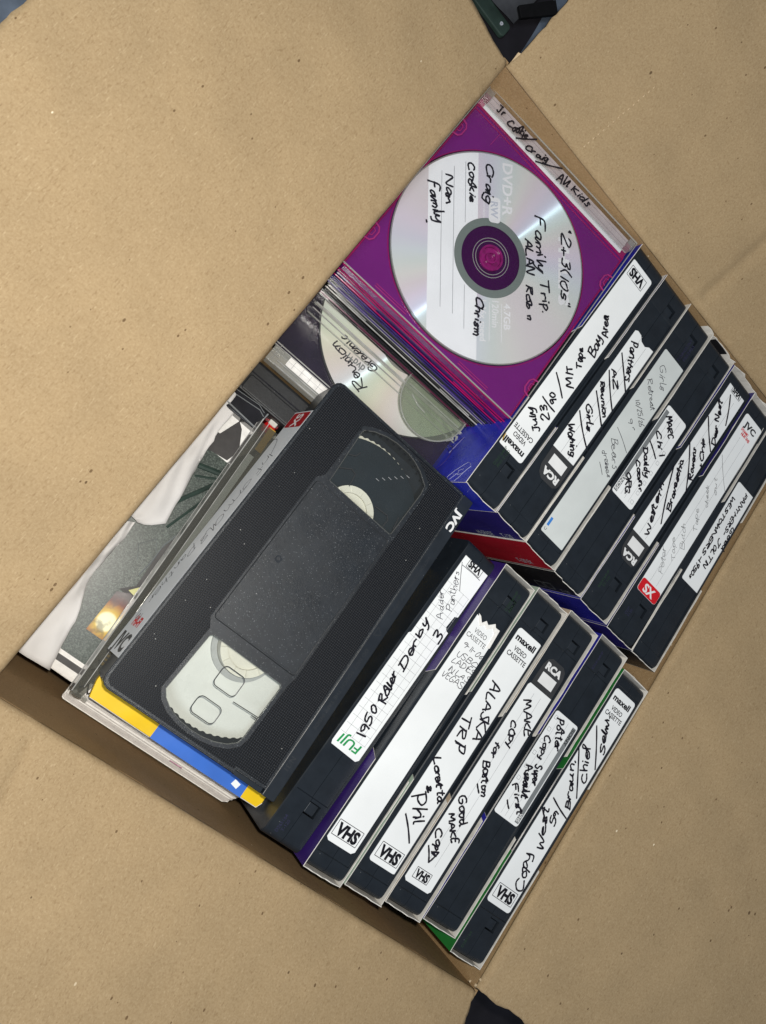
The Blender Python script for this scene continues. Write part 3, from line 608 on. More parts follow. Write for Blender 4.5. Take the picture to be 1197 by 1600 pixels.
# ------------------------------------------------------------------ sleeves and the cassettes standing in them
SH = 104.
NOTCH = (63, 70, 112, 119, 15)
def sleeve(key, label, mat, shift=(0, 0, 0), L=190., Wd=26.0, rim='white_card', extra=None, notch=True, flare=1.2, seed=None, side=None):
    rnd = random.Random(hash_str(key) if seed is None else seed)
    t = thing('tape_sleeve', label, 'sleeve', frame(FIT[key], (shift[0], shift[1], -SH+shift[2])), group='cardboard sleeves standing in two rows')
    th = .42
    smat = side or mat
    for side in (0, 1):
        hh = SH if side == 0 else SH-.2
        top = [(0, hh)]
        def run(a, b, z):
            n = max(2, int((b-a)/9)); return [(a+(b-a)*i/n, z+rnd.gauss(0, .16)) for i in range(1, n)]
        if notch:
            top += run(0, NOTCH[0], hh) + [(NOTCH[0], hh), (NOTCH[1], SH-NOTCH[4]), (NOTCH[2], SH-NOTCH[4]), (NOTCH[3], hh)] + run(NOTCH[3], L, hh)
        else: top += run(0, L, hh)
        top += [(L, hh)]
        poly = [(0, 0)] + top + [(L, 0)]
        x0 = 0 if side == 0 else Wd-th; n = len(poly)
        mb = MB()
        vs = [(x0, s, z) for s, z in poly] + [(x0+th, s, z) for s, z in poly]
        fs = [tuple(range(n)), tuple(range(2*n-1, n-1, -1))] + [(i, n+i, n+(i+1) % n, (i+1) % n) for i in range(n)]
        mi = [0 if side == 0 else 1, 1 if side == 0 else 0] + [1]*n
        mb.add(vs, fs, mi)
        mb.build('side_panel', [smat, rim], t)
    for end in (0, 1):
        n = 8; top = [(th+.02+(Wd-2*th-.04)*i/n, SH+rnd.gauss(0, .55)-(.3 if 0 < i < n else 0)) for i in range(n+1)]
        poly = [(th+.02, 0), *top, (Wd-th-.02, 0)]; m = len(poly)
        y0 = 0 if end == 0 else L-th; fl_ = (-.35 if end == 0 else flare)
        mb = MB()
        Y = lambda z, x: y0 + fl_*max(0, (z-60)/44)**2 * (1-((x-Wd/2)/(Wd/2))**2*.9)
        vs = [(x, Y(z, x), z) for x, z in poly] + [(x, Y(z, x)+th, z) for x, z in poly]
        fs = [tuple(range(m-1, -1, -1)), tuple(range(m, 2*m))] + [(i, (i+1) % m, m+(i+1) % m, m+i) for i in range(m)]
        mb.add(vs, fs, [0 if end == 0 else 1, 1 if end == 0 else 0] + [1]*m)
        mb.build('end_panel', [mat, rim], t)
    MB().box(th, Wd-th, th, L-th, 0, th).build('bottom_panel', [rim], t)
    if extra: extra(t)
    return t
def on_end(o, x, z):      # turn lettering onto the low end panel
    o.rotation_euler = (math.pi/2, 0, 0); o.location = (x*MM, -.0009, z*MM)
def ex_up0(t):
    mb = MB()
    for pts in (((3.4, 80.5), (8.2, 83.8), (10, 86), (12.5, 89), (14.3, 91.8), (13.8, 94), (11.4, 97.7), (9.5, 96), (6.7, 94.5), (3, 93), (.6, 91.4), (.3, 84.3), (3.4, 80.5)), ((6.7, 94.5), (5, 90), (8.2, 88), (9.5, 92)), ((1.5, 84.5), (6, 88.5), (5.2, 84.8))):
        mb.tube([(-.12, a, b) for a, b in pts], .09, k=4)
    mb.build('line_drawing', 'ink_silver', t)
    mb = MB(); mb.tube([(-.1, 18+10*math.cos(a*.45), 56+9*math.sin(a*.45)) for a in range(12)], .5, k=4); mb.tube([(-.1, 30, 48), (-.1, 22, 62), (-.1, 34, 66), (-.1, 28, 52)], .4, k=4)
    mb.build('printed_emblem', 'navy_card', t)
def ex_up1(t): on_end(text('HI-GRADE', 4, 0, 0, 90, 0, t, 'ink_silver', w=17), 21.5, SH-36); on_end(text('T-120', 4.2, 0, 0, 90, 0, t, 'ink_silver', w=11), 22, SH-13.5)
def ex_up2(t): on_end(text('T-120 EX', 4, 0, 0, 90, 0, t, 'ink_silver', w=15), 20.5, SH-22)
def ex_up3(t):
    o = text('T-120', 3, 0, 0, 90, 0, t, 'ink_grey', w=8); on_end(o, 21, SH-9)
    o = lines([(-3, -8, 3, -8), (3, -8, 3, -1), (3, -1, -3, -1), (-3, -1, -3, -8), (-3, 1, 3, 1), (3, 1, 3, 8), (3, 8, -3, 8), (-3, 8, -3, 1)], .4, 0, t, 'ink_grey', 'printed_frame'); on_end(o, 18, SH-26)
UP6 = (-2.6, 0, 0)
sleeve('up0', 'bright blue sleeve with a white cat line drawing beside the purple disc case', 'bright_blue_card', extra=ex_up0)
sleeve('up1', 'navy blue sleeve marked T-120, second of the upper row', 'navy_card', extra=ex_up1)
sleeve('up2', 'dark red sleeve standing between a navy and a black one', 'red_card', extra=ex_up2, side='white_card', Wd=27.1)
sleeve('up3', 'black sleeve with small framed print next to the red sleeve', 'black_card', extra=ex_up3)
sleeve('up4', 'plain blue sleeve in the middle right of the upper row', 'blue_card', Wd=26.8)
sleeve('up5', 'dark blue sleeve holding the tape with the red SX label', 'navy_card', rim='white_card', Wd=27.0)
sleeve('up6', 'black and white sleeve against the right wall of the box', 'black_card', shift=UP6, Wd=26)
sleeve('lo0', 'dark purple sleeve right of the tape without a sleeve', 'purple_card', flare=.3)
sleeve('lo1', 'pale green sleeve round the Alaska Trip tape', 'pale_green_card', flare=.3, Wd=27.2)
sleeve('lo2', 'tan edged white sleeve, third from the left in the lower row', 'tan_card', flare=.3, Wd=27.2)
sleeve('lo3', 'violet blue sleeve, second from the right in the lower row', 'blue_card', flare=.3, Wd=26.8)
sleeve('lo4', 'green sleeve in the bottom corner of the box', 'green_card', flare=.3)

def profile(H, L, R, rec, notch, inset=0.):
    p = [(inset, 0)]
    p += [(inset+(R)*(1-math.cos(a)), H-inset-R+R*math.sin(a)) for a in [math.pi/2*i/6 for i in range(7)]]
    ev = []
    if notch: ev += [(notch[0], H-5.), (notch[1], None)]
    mid = []
    def add_recess(a, b):
        return [(a, H-inset), (a+.5, H-.75-inset), (b-.5, H-.75-inset), (b, H-inset)]
    segs = []
    if rec: segs.append((rec[0], add_recess(*rec)))
    if notch: segs.append((notch[0], [(notch[0], H-inset), (notch[0]+.02, H-5.5), (notch[1]-.02, H-5.5), (notch[1], H-inset)]))
    for _, s in sorted(segs, key=lambda q: q[0]): p += s
    p += [(L-inset-R*(1-math.cos(a)), H-inset-R+R*math.sin(a)) for a in [math.pi/2*(6-i)/6 for i in range(7)]]
    p += [(L-inset, 0)]
    return p
def loft(mb, t0, p0, t1, p1, ox, oy, caps=(True, True)):
    n = len(p0); vs = [(ox+t0, oy+s, z) for s, z in p0] + [(ox+t1, oy+s, z) for s, z in p1]
    fs = [(i, n+i, n+(i+1) % n, (i+1) % n) for i in range(n)]
    if caps[0]: fs.append(tuple(range(n-1, -1, -1)))
    if caps[1]: fs.append(tuple(range(n, 2*n)))
    mb.add(vs, fs)
def cassette(key, label, low_notch, shift=(0, 0, 0), ox=.5, oy=.9, dz=-.55, H=103., code=None, group='video cassettes standing spine up'):
    t = thing('video_cassette', label, 'video cassette', frame(FIT[key], (shift[0], shift[1], -H+dz+shift[2])), group=group)
    L, R = 187., 4.
    rec, no = ((27, 179), (18.5, 25.5)) if low_notch else ((8.5, 167.5), (169.5, 176))
    P = lambda r=None, n=None, i=0.: profile(H, L, R, r, n, i)
    a = MB(); loft(a, 0, P(i=.5), .5, P(), ox, oy, (True, False)); loft(a, .5, P(), 1.5, P(), ox, oy, (False, True)); loft(a, 1.5, P(rec), 12.36, P(rec), ox, oy, (False, True))
    a.build('half_shell', 'black_plastic', t)
    b = MB(); loft(b, 12.64, P(rec, no), 20, P(rec, no), ox, oy, (True, False)); loft(b, 20, P(rec), 23.4, P(rec), ox, oy, (True, False)); loft(b, 23.4, P(), 24.5, P(), ox, oy, (True, False)); loft(b, 24.5, P(), 25, P(i=.5), ox, oy, (False, True))
    b.build('half_shell', 'black_plastic', t)
    nb = MB(); nb.box(ox+13.6, ox+19.6, oy+no[0]+.6, oy+no[1]-.6, H-6, H-1.6); nb.build('erase_tab', 'door_plastic', t, bevel=.3)
    if code:
        s, tt, lines_, mat, ang = code
        for k, q in enumerate(lines_): text(q, 1.9, tt+ (k*2.7 if ang in (90,) else -k*2.7 if ang == -90 else 0), s, ang, H+.05, t, mat, name='date_code')
    return t
ZL = 103-.75      # recessed label bed
def label_part(t, poly, mat='white_label', oxy=(0, 0), z=None):
    z = ZL if z is None else z
    mb = MB(); mb.prism([(x+oxy[0], y+oxy[1]) for x, y in poly], z+.04, z+.22); return mb.build('label', mat, t)
ZP = ZL+.25
def maxell_print(lab, cx, s0, ang, sgn):
    text('maxell', 3.9, cx, s0, ang, ZP, lab, 'ink_black', w=16.2, bold=.04)
    text('VIDEO', 3., cx, s0-sgn*6.2, ang, ZP, lab, 'ink_black', w=10.4, bold=.018)
    text('CASSETTE', 3., cx, s0-sgn*10.4, ang, ZP, lab, 'ink_black', w=15.8, bold=.018)
def rca_badge(lab, x0, x1, sb, st, low):
    """dark badge with a white block and three heavy letters; low = badge at the low end, read the other way up"""
    r = 4.5
    if low: poly = [(x1, sb), (x0, sb)] + [(x0+r*.2*(1-math.cos(a)), 0) for a in ()] + [(x0+.2, st+6), (x0+2, st+2), (x0+5, st), (x1-4, st), (x1-1.5, st+2), (x1-.3, st+6)]
    else: poly = [(x0, sb), (x1, sb), (x1-.2, st-6), (x1-1.6, st-2), (x1-4.5, st), (x0+4.5, st), (x0+1.6, st-2), (x0+.2, st-6)]
    patch(poly, ZP, lab, 'ink_dark_grey'); cx = (x0+x1)/2
    a, b = (sb-3, sb-9.8) if low else (sb+3, sb+9.8)
    patch([(cx-6.2, min(a, b)), (cx+6.2, min(a, b)), (cx+6.2, max(a, b)), (cx-6.2, max(a, b))], ZP+.02, lab, 'ink_white')
    text('RCA', 4.2, cx, (sb-14.6 if low else sb+14.2), 180 if low else 0, ZP+.02, lab, 'ink_white', w=13.5, bold=.055)
def boxes(lab, t, ss):
    seg = []
    for s in ss: seg += [(t-1.1, s-1.1, t+1.1, s-1.1), (t+1.1, s-1.1, t+1.1, s+1.1), (t+1.1, s+1.1, t-1.1, s+1.1), (t-1.1, s+1.1, t-1.1, s-1.1)]
    lines(seg, .22, ZP, lab, 'ink_rule', 'printed_tick_boxes')
HZ = ZP+.05
# upper row
c = cassette('up0', 'cassette with a full white label reading July 23 90 beside the purple case', True, code=(26, 7.5, ['D265164HP', 'PMT-T-120'], 'ink_code', 90))
l = label_part(c, rrect(1.6, 21.6, 31.3, 177.8, 2)); boxed_vhs(11.2, 170.6, 180, ZP, l, 14.4, 7.4); maxell_print(l, 11.4, 35.5, 180, -1); handwriting(HAND['up0'], HZ, l)
patch([(1.7, 36), (3.6, 32.6), (2.6, 38.5)], ZP+.01, l, 'ochre_card', 'printed_swirl')
c = cassette('up1', 'cassette whose torn label says Panthers AZ Reunion', False)
l = label_part(c, [(5.2, 54), (5.2, 146.2), (7, 147.5), (10.5, 147.2), (13.2, 144.6), (17.2, 144), (20, 146.2), (24.6, 146.7), (24.9, 54.6)] if True else [])
lines([(11.8, 54.5, 11.8, 147), (18.4, 54.8, 18.4, 144)], .2, ZP, l, 'ink_rule'); handwriting(HAND['up1'], HZ, l)
l2 = label_part(c, [(24.9, 54.4), (5.2, 53.8), (5.6, 42), (7.5, 36.5), (11, 34.2), (20.5, 34.6), (23.5, 37), (24.8, 42)], 'ink_dark_grey')
rca_badge(l2, 5.4, 24.8, 54, 34.6, True)
c = cassette('up2', 'cassette with a long plain label pencilled Girls Retreat', False)
l = label_part(c, rrect(4.2, 24.2, 12.4, 155.4, 1.2), 'grey_label'); handwriting([w_ for w_ in HAND['up2'] if w_[3] >= 95], HZ, l)
l3 = label_part(c, rrect(4.0, 24.4, 12.2, 101, 1.2), 'grey_label', z=ZL+.2) ; handwriting([w_ for w_ in HAND['up2'] if w_[3] < 95], HZ+.2, l3)
patch([(5.2, 17), (7, 17), (7, 22.5), (5.2, 22.5)], ZP+.22, l3, 'ink_blue', 'printed_block'); text('C', 2, 6, 14.7, 90, ZP+.22, l3, 'ink_black')
text('T120HGSONY', 2.2, 16, 165, 90, 103.05, c, 'ink_code_blue', w=18, name='date_code'); text('FS52P5S', 2.2, 19.5, 166, 90, 103.05, c, 'ink_code_blue', w=13, name='date_code')
c = cassette('up3', 'cassette with a short centred label and grey side bar, Daddy', False)
l = label_part(c, rrect(2.2, 22.6, 63.4, 132.5, 2)); patch([(2.9, 65), (6, 65), (6, 129), (2.9, 129)], ZP, l, 'ink_grey', 'printed_bar'); text('SONY', 2.5, 4.4, 71.5, 90, ZP+.02, l, 'ink_white', w=11.5, bold=.02)
lines([(x, 66, x, 131) for x in (9.4, 13.2, 17)], .16, ZP, l, 'ink_rule'); boxes(l, 19.6, (68, 75, 83, 91, 99, 107)); handwriting(HAND['up3'], HZ, l)
c = cassette('up4', 'cassette with a lined label reading Western Ravens', True, code=(20, 6.5, ['B264264HP', 'ST-120'], 'ink_code', 90))
l = label_part(c, [(5, 57), (22.6, 57), (23, 183), (21.4, 184.6), (7.5, 184.6), (5.8, 183)]); boxed_vhs(14.6, 178.6, 180, ZP, l, 10, 5.2)
lines([(10.8, 58, 10.8, 172), (17, 58, 17, 172)], .18, ZP, l, 'ink_rule'); handwriting(HAND['up4'], HZ, l)
l2 = label_part(c, [(22.8, 56.8), (5, 56.8), (5.2, 46), (7, 41), (10.5, 38.2), (19.5, 38.2), (22, 41), (22.8, 46)], 'ink_dark_grey'); rca_badge(l2, 5, 22.8, 56.8, 38.4, True)
c = cassette('up5', 'cassette with a red block on its label and pencilled cursive', True, code=(17, 7, ['COP', 'T120'], 'ink_code_blue', 90))
l = label_part(c, rrect(4.4, 23.6, 32.2, 176.5, 2), 'white_label'); patch(rrect(4.5, 23.5, 32.3, 41, 1.9), ZP, l, 'ink_red', 'printed_block')
text('SX', 5.6, 14, 36.6, 0, ZP+.02, l, 'ink_white', w=10.5, bold=.035); text('JVC', 4.3, 13.6, 170.3, 0, ZP, l, 'ink_dark_grey', w=12.5, bold=.045)
text('DYNAMIC', 1.9, 11.5, 165.4, 0, ZP, l, 'ink_red', w=8, bold=.05); text('HI-FI VHS', 2.2, 14.2, 162.9, 0, ZP, l, 'ink_red', w=9.5, bold=.05)
lines([(10.4, 42, 10.4, 160), (16.8, 42, 16.8, 160)], .16, ZP, l, 'ink_rule'); handwriting(HAND['up5'], HZ, l)
c = cassette('up6', 'cassette against the right wall labelled Panthers Good in black capitals', False, shift=UP6, ox=.4)
l = label_part(c, rrect(6.4, 25.2, 59.8, 138.6, 1.4)); handwriting([(p, s, x0-3.4, y0, x1-4.4, y1, h) for p, s, x0, y0, x1, y1, h in HAND['up6']], HZ, l, wscale=.82)
# lower row
c = cassette('fuji', 'unsleeved cassette with a gridded label reading 1950 Roller Derby', True, ox=0, oy=0, dz=0., code=(9, 6, ['D265164', 'T-120'], 'ink_code_blue', 90))
l = label_part(c, [(3, 54.6), (21, 54), (22.6, 55.6), (22.4, 138.6), (20.6, 139), (19.2, 140.5), (19.8, 148), (21.8, 149), (22, 180), (20.4, 181.8), (4.6, 181.4), (3, 179.8), (3, 126), (1.9, 124.8), (2.2, 56.4)][::-1])
text('FUJI', 5.2, 12, 59.5, 180, ZP, l, 'ink_green', w=15, bold=.02, shear=.12); boxed_vhs(12.5, 176.8, 180, ZP, l, 11, 5.6)
lines([(x, 63, x, 161) for x in (6.2, 11.2, 16.2, 20.6)] + [(3, y, 21, y) for y in [63+5.15*i for i in range(20)]], .17, ZP, l, 'ink_rule'); handwriting(HAND['fuji'], HZ, l)
c = cassette('lo0', oy=1.5, label='cassette with a torn topped white label and thin pen note Ladies in Las Vegas', low_notch=False, code=(176, 17, ['D285164HP', 'PMT-T-120'], 'ink_code', 90))
l = label_part(c, [(2.7, 18), (4.5, 16.6), (20.6, 16.6), (22.4, 18.2), (22, 150), (20.6, 154), (21, 157.5), (18.5, 157), (16.8, 158.5), (13.6, 155.6), (11, 156.6), (9, 154.2), (6.4, 156.8), (3.6, 157.6)])
tp = MB(); tp.prism([(20.4, 146), (22.4, 147), (21.6, 158.6), (18.4, 158.4), (16.8, 160), (13.2, 156.8), (10.8, 158), (8.8, 155.4), (6, 158), (4, 158.6), (6, 155.6), (9, 153.2), (11, 155.4), (13.8, 154.2), (17, 157), (19.6, 155)], ZL+.2, ZL+.5); tp.build('torn_edge', 'torn_paper', l)
boxed_vhs(12.3, 24.4, 0, ZP, l, 17, 8.4); text('VIDEO', 2.9, 12.4, 150.2, 0, ZP, l, 'ink_dark_grey', w=9.6); text('CASSETTE', 2.9, 12, 146, 0, ZP, l, 'ink_dark_grey', w=15); handwriting(HAND['lo0'], HZ, l)
c = cassette('lo1', oy=1.5, label='cassette with a white label reading Alaska Trip in black marker', low_notch=False)
l = label_part(c, rrect(4.6, 24.6, 16.6, 165.4, 2)); boxed_vhs(14.6, 24, 0, ZP, l, 16.4, 8.2); maxell_print(l, 14.2, 160.4, 0, 1)
handwriting([(p, s, x0-1.6, y0, x1-1.6, y1, h) for p, s, x0, y0, x1, y1, h in HAND['lo1']], HZ, l)
c = cassette('lo2', oy=1.5, label='cassette with a dark badge at the top of its lined label, Make Copy', low_notch=False)
l = label_part(c, [(3, 16), (4.8, 14.4), (22, 14.4), (23.4, 16), (23.4, 141.6), (4.4, 141.6), (3.4, 140)]); boxed_vhs(12.6, 20.8, 0, ZP, l, 11.4, 6.)
lines([(10.6, 28, 10.6, 138), (16.6, 28, 16.6, 138)], .18, ZP, l, 'ink_rule'); handwriting(HAND['lo2'], HZ, l)
l2 = label_part(c, [(4.6, 141.8), (23.4, 141.8), (23.2, 153), (21.8, 158), (18.4, 161), (9.6, 161), (6.2, 158.6), (4.8, 153)], 'ink_dark_grey'); rca_badge(l2, 4.6, 23.4, 141.8, 161, False)
c = cassette('lo3', oy=1.5, label='cassette with a short label halfway, grey bar and tick boxes, Potter', low_notch=False, code=(176, 8, ['B264164HP'], 'ink_code_blue', 90))
l = label_part(c, rrect(2.4, 23.4, 68.6, 137, 2)); patch([(19.6, 70.5), (22.8, 70.5), (22.8, 135), (19.6, 135)], ZP, l, 'ink_grey', 'printed_bar')
text('SONY', 2.5, 21.2, 128.5, -90, ZP+.02, l, 'ink_dark_grey', w=11.5, bold=.03); text('VHS', 2.4, 21.2, 74, -90, ZP+.02, l, 'ink_white', w=5.4, bold=.02)
lines([(x, 70, x, 135) for x in (7.6, 11.4, 15.2)], .16, ZP, l, 'ink_rule'); boxes(l, 5, (133, 125, 117, 109, 100, 92)); handwriting(HAND['lo3'], HZ, l)
c = cassette('lo4', oy=1.5, label='cassette in the bottom corner with a white label reading Copy West 59', low_notch=True, code=(10, 6, ['D285164'], 'ink_code', 90))
l = label_part(c, rrect(3.6, 23.6, 33.6, 178.6, 2)); boxed_vhs(13.8, 41.4, 0, ZP, l, 16.4, 8.2); maxell_print(l, 13.4, 173.4, 0, 1)
handwriting([(p, s, x0-.6, y0, x1-.6, y1, h) for p, s, x0, y0, x1, y1, h in HAND['lo4']], HZ, l)
# ------------------------------------------------------------------ the cassette lying flat on top
JF = FIT['jvc']; TOP = 25.
jt = thing('video_cassette', 'black cassette lying flat on the pile with two clear windows showing its reels', 'video cassette', frame(JF, (0, 0, -TOP)), group='loose video cassettes lying flat')
WL = [(25.6, 14), (28.5, 10.6), (33.4, 7.6), (40, 5.8), (46.8, 5.1), (53.5, 5.4), (60, 6.6), (66, 9), (70, 12.2), (71, 16), (72, 44.6), (71, 46), (28.4, 46), (27.2, 44.8)]
WU = [(28.6, 142.2), (72.2, 141.4), (73, 142.4), (74, 170.5), (73, 175.8), (66, 180.2), (60.5, 182.2), (54.7, 183.3), (46, 183.2), (39.5, 182), (32.5, 179.4), (27.4, 176), (26.9, 174)]
HO = [(23.6, 13.2), (27, 8.8), (32.6, 5.6), (39.6, 3.8), (46.8, 3.1), (54, 3.4), (61, 4.7), (67.5, 7.2), (72, 11.2), (73.2, 16), (74.2, 47.6), (75.4, 52), (75.4, 138.6), (76, 143), (76.2, 171), (75, 177.6), (67.4, 182.2), (61, 184.4), (55, 185.3), (45.6, 185.2), (38.8, 184), (31, 181), (25.4, 177.4), (24.8, 143), (21.8, 139), (21.8, 52), (25, 47.6)]
outer = [(4, 0), (77, 0), (77, 1.9), (95.2, 1.9), (95.2, 186), (94.4, 187), (78.6, 187), (78.2, 187)] + [(4.5, 187), (2.2, 186.3), (.7, 184.8), (0, 182.5), (0, 4.5), (.7, 2.2), (2, .7)]
pl = plate_with_holes(outer, [WL, WU], TOP-1.7, TOP-.3)
pl.build('top_plate', 'grain_plastic', jt)
core = plate_with_holes([(x if x > 0 else .15, y) for x, y in outer], [rrect(22, 76.5, 2.6, 50, 3), rrect(22, 77, 138, 185.5, 3)], 8, TOP-1.75)
core.prism([(x if x > 0 else .15, y) for x, y in outer], 0, 7.95); core.build('body', 'black_plastic', jt, bevel=0)
inset = [(4.6, 1.5), (76, 1.5), (76, 3.2), (94, 3.2), (94, 185.7), (5, 185.7), (2.8, 184.9), (1.7, 183.2), (1.4, 181.8), (1.4, 5), (2.1, 3)]
rp = plate_with_holes(inset, [HO], TOP-.28, TOP+.05); rp.build('grip_panel', 'ribbed_plastic', jt)
# plain rims round the grip panel
rim = MB(); rim.tube([(x, y, TOP-.25) for x, y in outer], .42, closed=True, k=6); rim.build('rim', 'grain_plastic', jt, smooth=True)
pn = MB(); pn.prism(rrect(24, 73.4, 53.6, 137.4, 1.6), TOP-.32, TOP-.06); pn.build('label_panel', 'grain_plastic', jt, bevel=.12)
gr = MB(); gr.tube([(x, y, TOP-.28) for x, y in rrect(23.2, 74.2, 52.8, 138.2, 1.8)], .22, closed=True, k=5); gr.build('groove_shade', 'cavity', jt)  # dark outline bar stands in for the shadow line round the panel
sw = MB(); sw.ring(31.6, 93.8, .9, 1.9, TOP-.2, TOP+.02, 20); sw.ring(31.6, 93.8, 0.05, .55, TOP-.3, TOP-.1, 12); sw.build('screw', 'black_plastic', jt)
dr = MB(); dr.prism([(95.7, -1.2), (102.6, -1.2), (103.2, -.6), (103.2, 187.6), (102.6, 188.2), (95.7, 188.2)], 2.5, TOP-.9); door = dr.build('tape_door', 'door_plastic', jt, bevel=.5)
text('JVC', 4.4, 99.5, 172.4, -90, TOP-.85, door, 'ink_white', w=13.6, bold=.05)
text('DO NOT TOUCH THE TAPE INSIDE', 2., 99.4, 62, -90, TOP-.86, door, 'emboss_print', w=48, name='embossed_lettering'); text('VICTOR COMPANY OF JAPAN', 1.7, 99.4, 128, -90, TOP-.86, door, 'emboss_print', w=38, name='embossed_lettering')
text('N/31', 3, 99, 18, -90, TOP-.86, door, 'emboss_print', w=7, name='embossed_lettering')
lines([(97.4, 94, 97.4, 99), (97.4, 99, 101.4, 96.5), (101.4, 96.5, 97.4, 94)], .35, TOP-.86, door, 'emboss_print', 'embossed_arrow')
fg = MB(); fg.prism([(78, 187.1), (94.6, 187.1), (94.6, 188.2), (79, 188.2)], 2, TOP-.7); fg.build('door_catch', 'black_plastic', jt)
nb = MB(); nb.prism([(77.4, -.9), (95.2, -1.2), (95.2, 1.7), (77.4, 1.7)], 2, TOP-2.6); nb.build('door_catch', 'door_plastic', jt, bevel=.3)
# windows with moulded outlines
def window(poly, marks):
    wb = MB(); wb.prism(poly, TOP-.75, TOP-.25); wo = wb.build('window', 'window_clear', jt)
    fb = MB(); fb.tube([(x, y, TOP-.26) for x, y in poly], .26, closed=True, k=6); fb.build('window_edge', 'window_bevel', wo)
    mb = MB()
    for pts in marks: mb.tube([(x, y, TOP-.24) for x, y in pts], .24, closed=len(pts) > 10, k=5)
    mb.build('moulded_outline', 'ink_dark_grey', wo)
    return wo
window(WL, [rrect(42, 55, 27.6, 38.2, 2.5), rrect(40.6, 54.3, 11.9, 20.8, 2.6), [(67.6, 26), (71.3, 26)], [(56, 26.3), (71, 27)]])
wu = window(WU, [[(28.5, 151), (34.5, 155), (37.5, 154.2), (38.8, 147)], [(57, 148), (65.2, 148.6), (67, 146.8), (66.6, 141.8)], [(71.2, 152), (72.4, 145)], [(28.4, 160), (32, 162), (33, 165)]])
lines([(48+2.6*k, 160+2.6*k, 50.2+2.6*k, 160+2.6*k) for k in range(6)], .3, TOP-.2, wu, 'ink_rule', 'tape_scale')
sc_ = MB()
for k in range(15):
    a = math.radians(58+k*5.4); cx, cy = 49+44.2*math.cos(a), 137.4+44.2*math.sin(a); sc_.tube([(cx-.5*math.sin(a)-.0, cy+.5*math.cos(a), TOP-.4), (cx+.9*math.sin(a), cy-.9*math.cos(a), TOP-.4)], .5, k=5)
sc_.build('window_teeth', 'cavity', wu)
def reel(cx, cy, tape):
    mb = MB(); z = 10.; n = 288
    o = mb.prism([(cx+((45.2 if not tape else 43.9) - (0 if (i//2) % 2 else .5))*math.cos(2*math.pi*i/n), cy+((45.2 if not tape else 43.9) - (0 if (i//2) % 2 else .5))*math.sin(2*math.pi*i/n)) for i in range(n)], z, z+1.2).build('reel', 'pale_reel' if not tape else 'white_reel', jt)
    hb = MB(); hb.ring(cx, cy, 10.6, 14.4, z+1.25, z+9.5, 48); hb.prism(circle(cx, cy, 10.5, 40), z+1.25, z+8.2)
    for k in range(12):
        a = 2*math.pi*k/12; hb.box(0, 0, 0, 0, 0, 0) if False else hb.tube([(cx+10.8*math.cos(a), cy+10.8*math.sin(a), z+9.6), (cx+14.2*math.cos(a), cy+14.2*math.sin(a), z+9.6)], .35, k=5)
    hb.build('reel_hub', 'white_reel', o)
    if tape:
        MB().ring(cx, cy, 14.6, 40.8, z+1.3, z+7.5, 96).build('tape_pack', 'tape_pack', o)
    else:
        MB().ring(cx, cy, 14.6, 17.4, z+1.3, z+3.2, 64).build('tape_pack', 'hub_gap', o)
        MB().ring(cx, cy, 2., 4.2, z+8.3, z+8.8, 24).build('reel_boss', 'ink_white', o)
reel(48.5, 51, False); reel(48.5, 137.5, True)
# spine label on the left side face
LEAN = Matrix.Translation((-.2*MM, 0, (TOP-1.6)*MM)) @ Matrix.Rotation(math.radians(9), 4, 'Y')
def on_left(o, y, z): o.matrix_local = Matrix(((0, 0, -1, -.12*MM), (-1, 0, 0, y*MM), (0, 1, 0, (z-TOP+1.6)*MM), (0, 0, 0, 1)))
lb = MB(); lb.box(-.1, .4, 13, 165.5, -21, 0); sl = lb.build('spine_label', 'tape_label', jt); sl.matrix_local = LEAN.copy()
o = patch(rrect(-5.2, 5.2, -9.8, 9.8, 1.5), 0, sl, 'deep_red', 'printed_block'); on_left(o, 159.6, 12.6)
o = text('SX', 7, 0, 0, -90+90, 0.02, sl, 'ink_white', w=9.5, bold=.03); on_left(o, 159.2, 12.6)
o = text('JVC', 9, 0, 0, 90, 0, sl, 'ink_dark_grey', w=16, bold=.05); on_left(o, 20, 12.6)
o = text('HI-FI', 5, 0, 0, 90, 0, sl, 'ink_red', w=10, bold=.05); on_left(o, 31, 12.6)
handwriting([('p', 'Informals', -44, 3, 16, 2, 8), ('p', 'Panther 3', -6+24, -4, 62, -4, 6), ('p', '(', -58, -6, -50, -6, 14)], 0, sl)
for ch in sl.children:
    if ch.name.startswith('handwriting'): on_left(ch, 95, 12.6)

# ------------------------------------------------------------------ the pile under it (same tilt, lengths from the lying tape's frame, z down from its bottom)
PF = frame(JF, (0, 0, -TOP))
def pile(name, label, cat, group=None): return thing(name, label, cat, PF.copy(), group=group)
t = pile('tape_box', 'flat yellow and blue carton sticking out under the lying cassette', 'carton')
bd = MB(); bd.prism([(2.2, -1.5), (4.4, -9.7), (107.6, -9.6), (109, -6.4), (109, 150), (2.2, 150)], -5, -.6); bd.build('carton_body', 'yellow_card', t, bevel=.3)
e = MB(); e.tube([(4.6, -9.75, -.75), (39.8, -9.9, -.75)], .16, k=5); e.tube([(97.2, -9.8, -.75), (107.4, -9.7, -.75), (109, -6.5, -.75)], .2, k=5); e.build('worn_edge', 'white_card', t)
MB().box(40, 97, -9.95, 100, -4.9, -.5).build('printed_band', 'cobalt_card', t)
MB().prism([(88.5, -6.8), (92.4, -7.6), (93.2, -4.6), (89.3, -3.8)], -.48, -.3).build('sticker', 'white_label', t)
t = pile('clear_case', 'clear plastic video case with amber stickers under the lying cassette', 'video case'); t.matrix_world = PF @ Matrix.Translation((-3.6*MM, -10*MM, 0)) @ Matrix.Rotation(math.radians(3.6), 4, 'Z') @ Matrix.Translation((8.4*MM, 10*MM, 0))
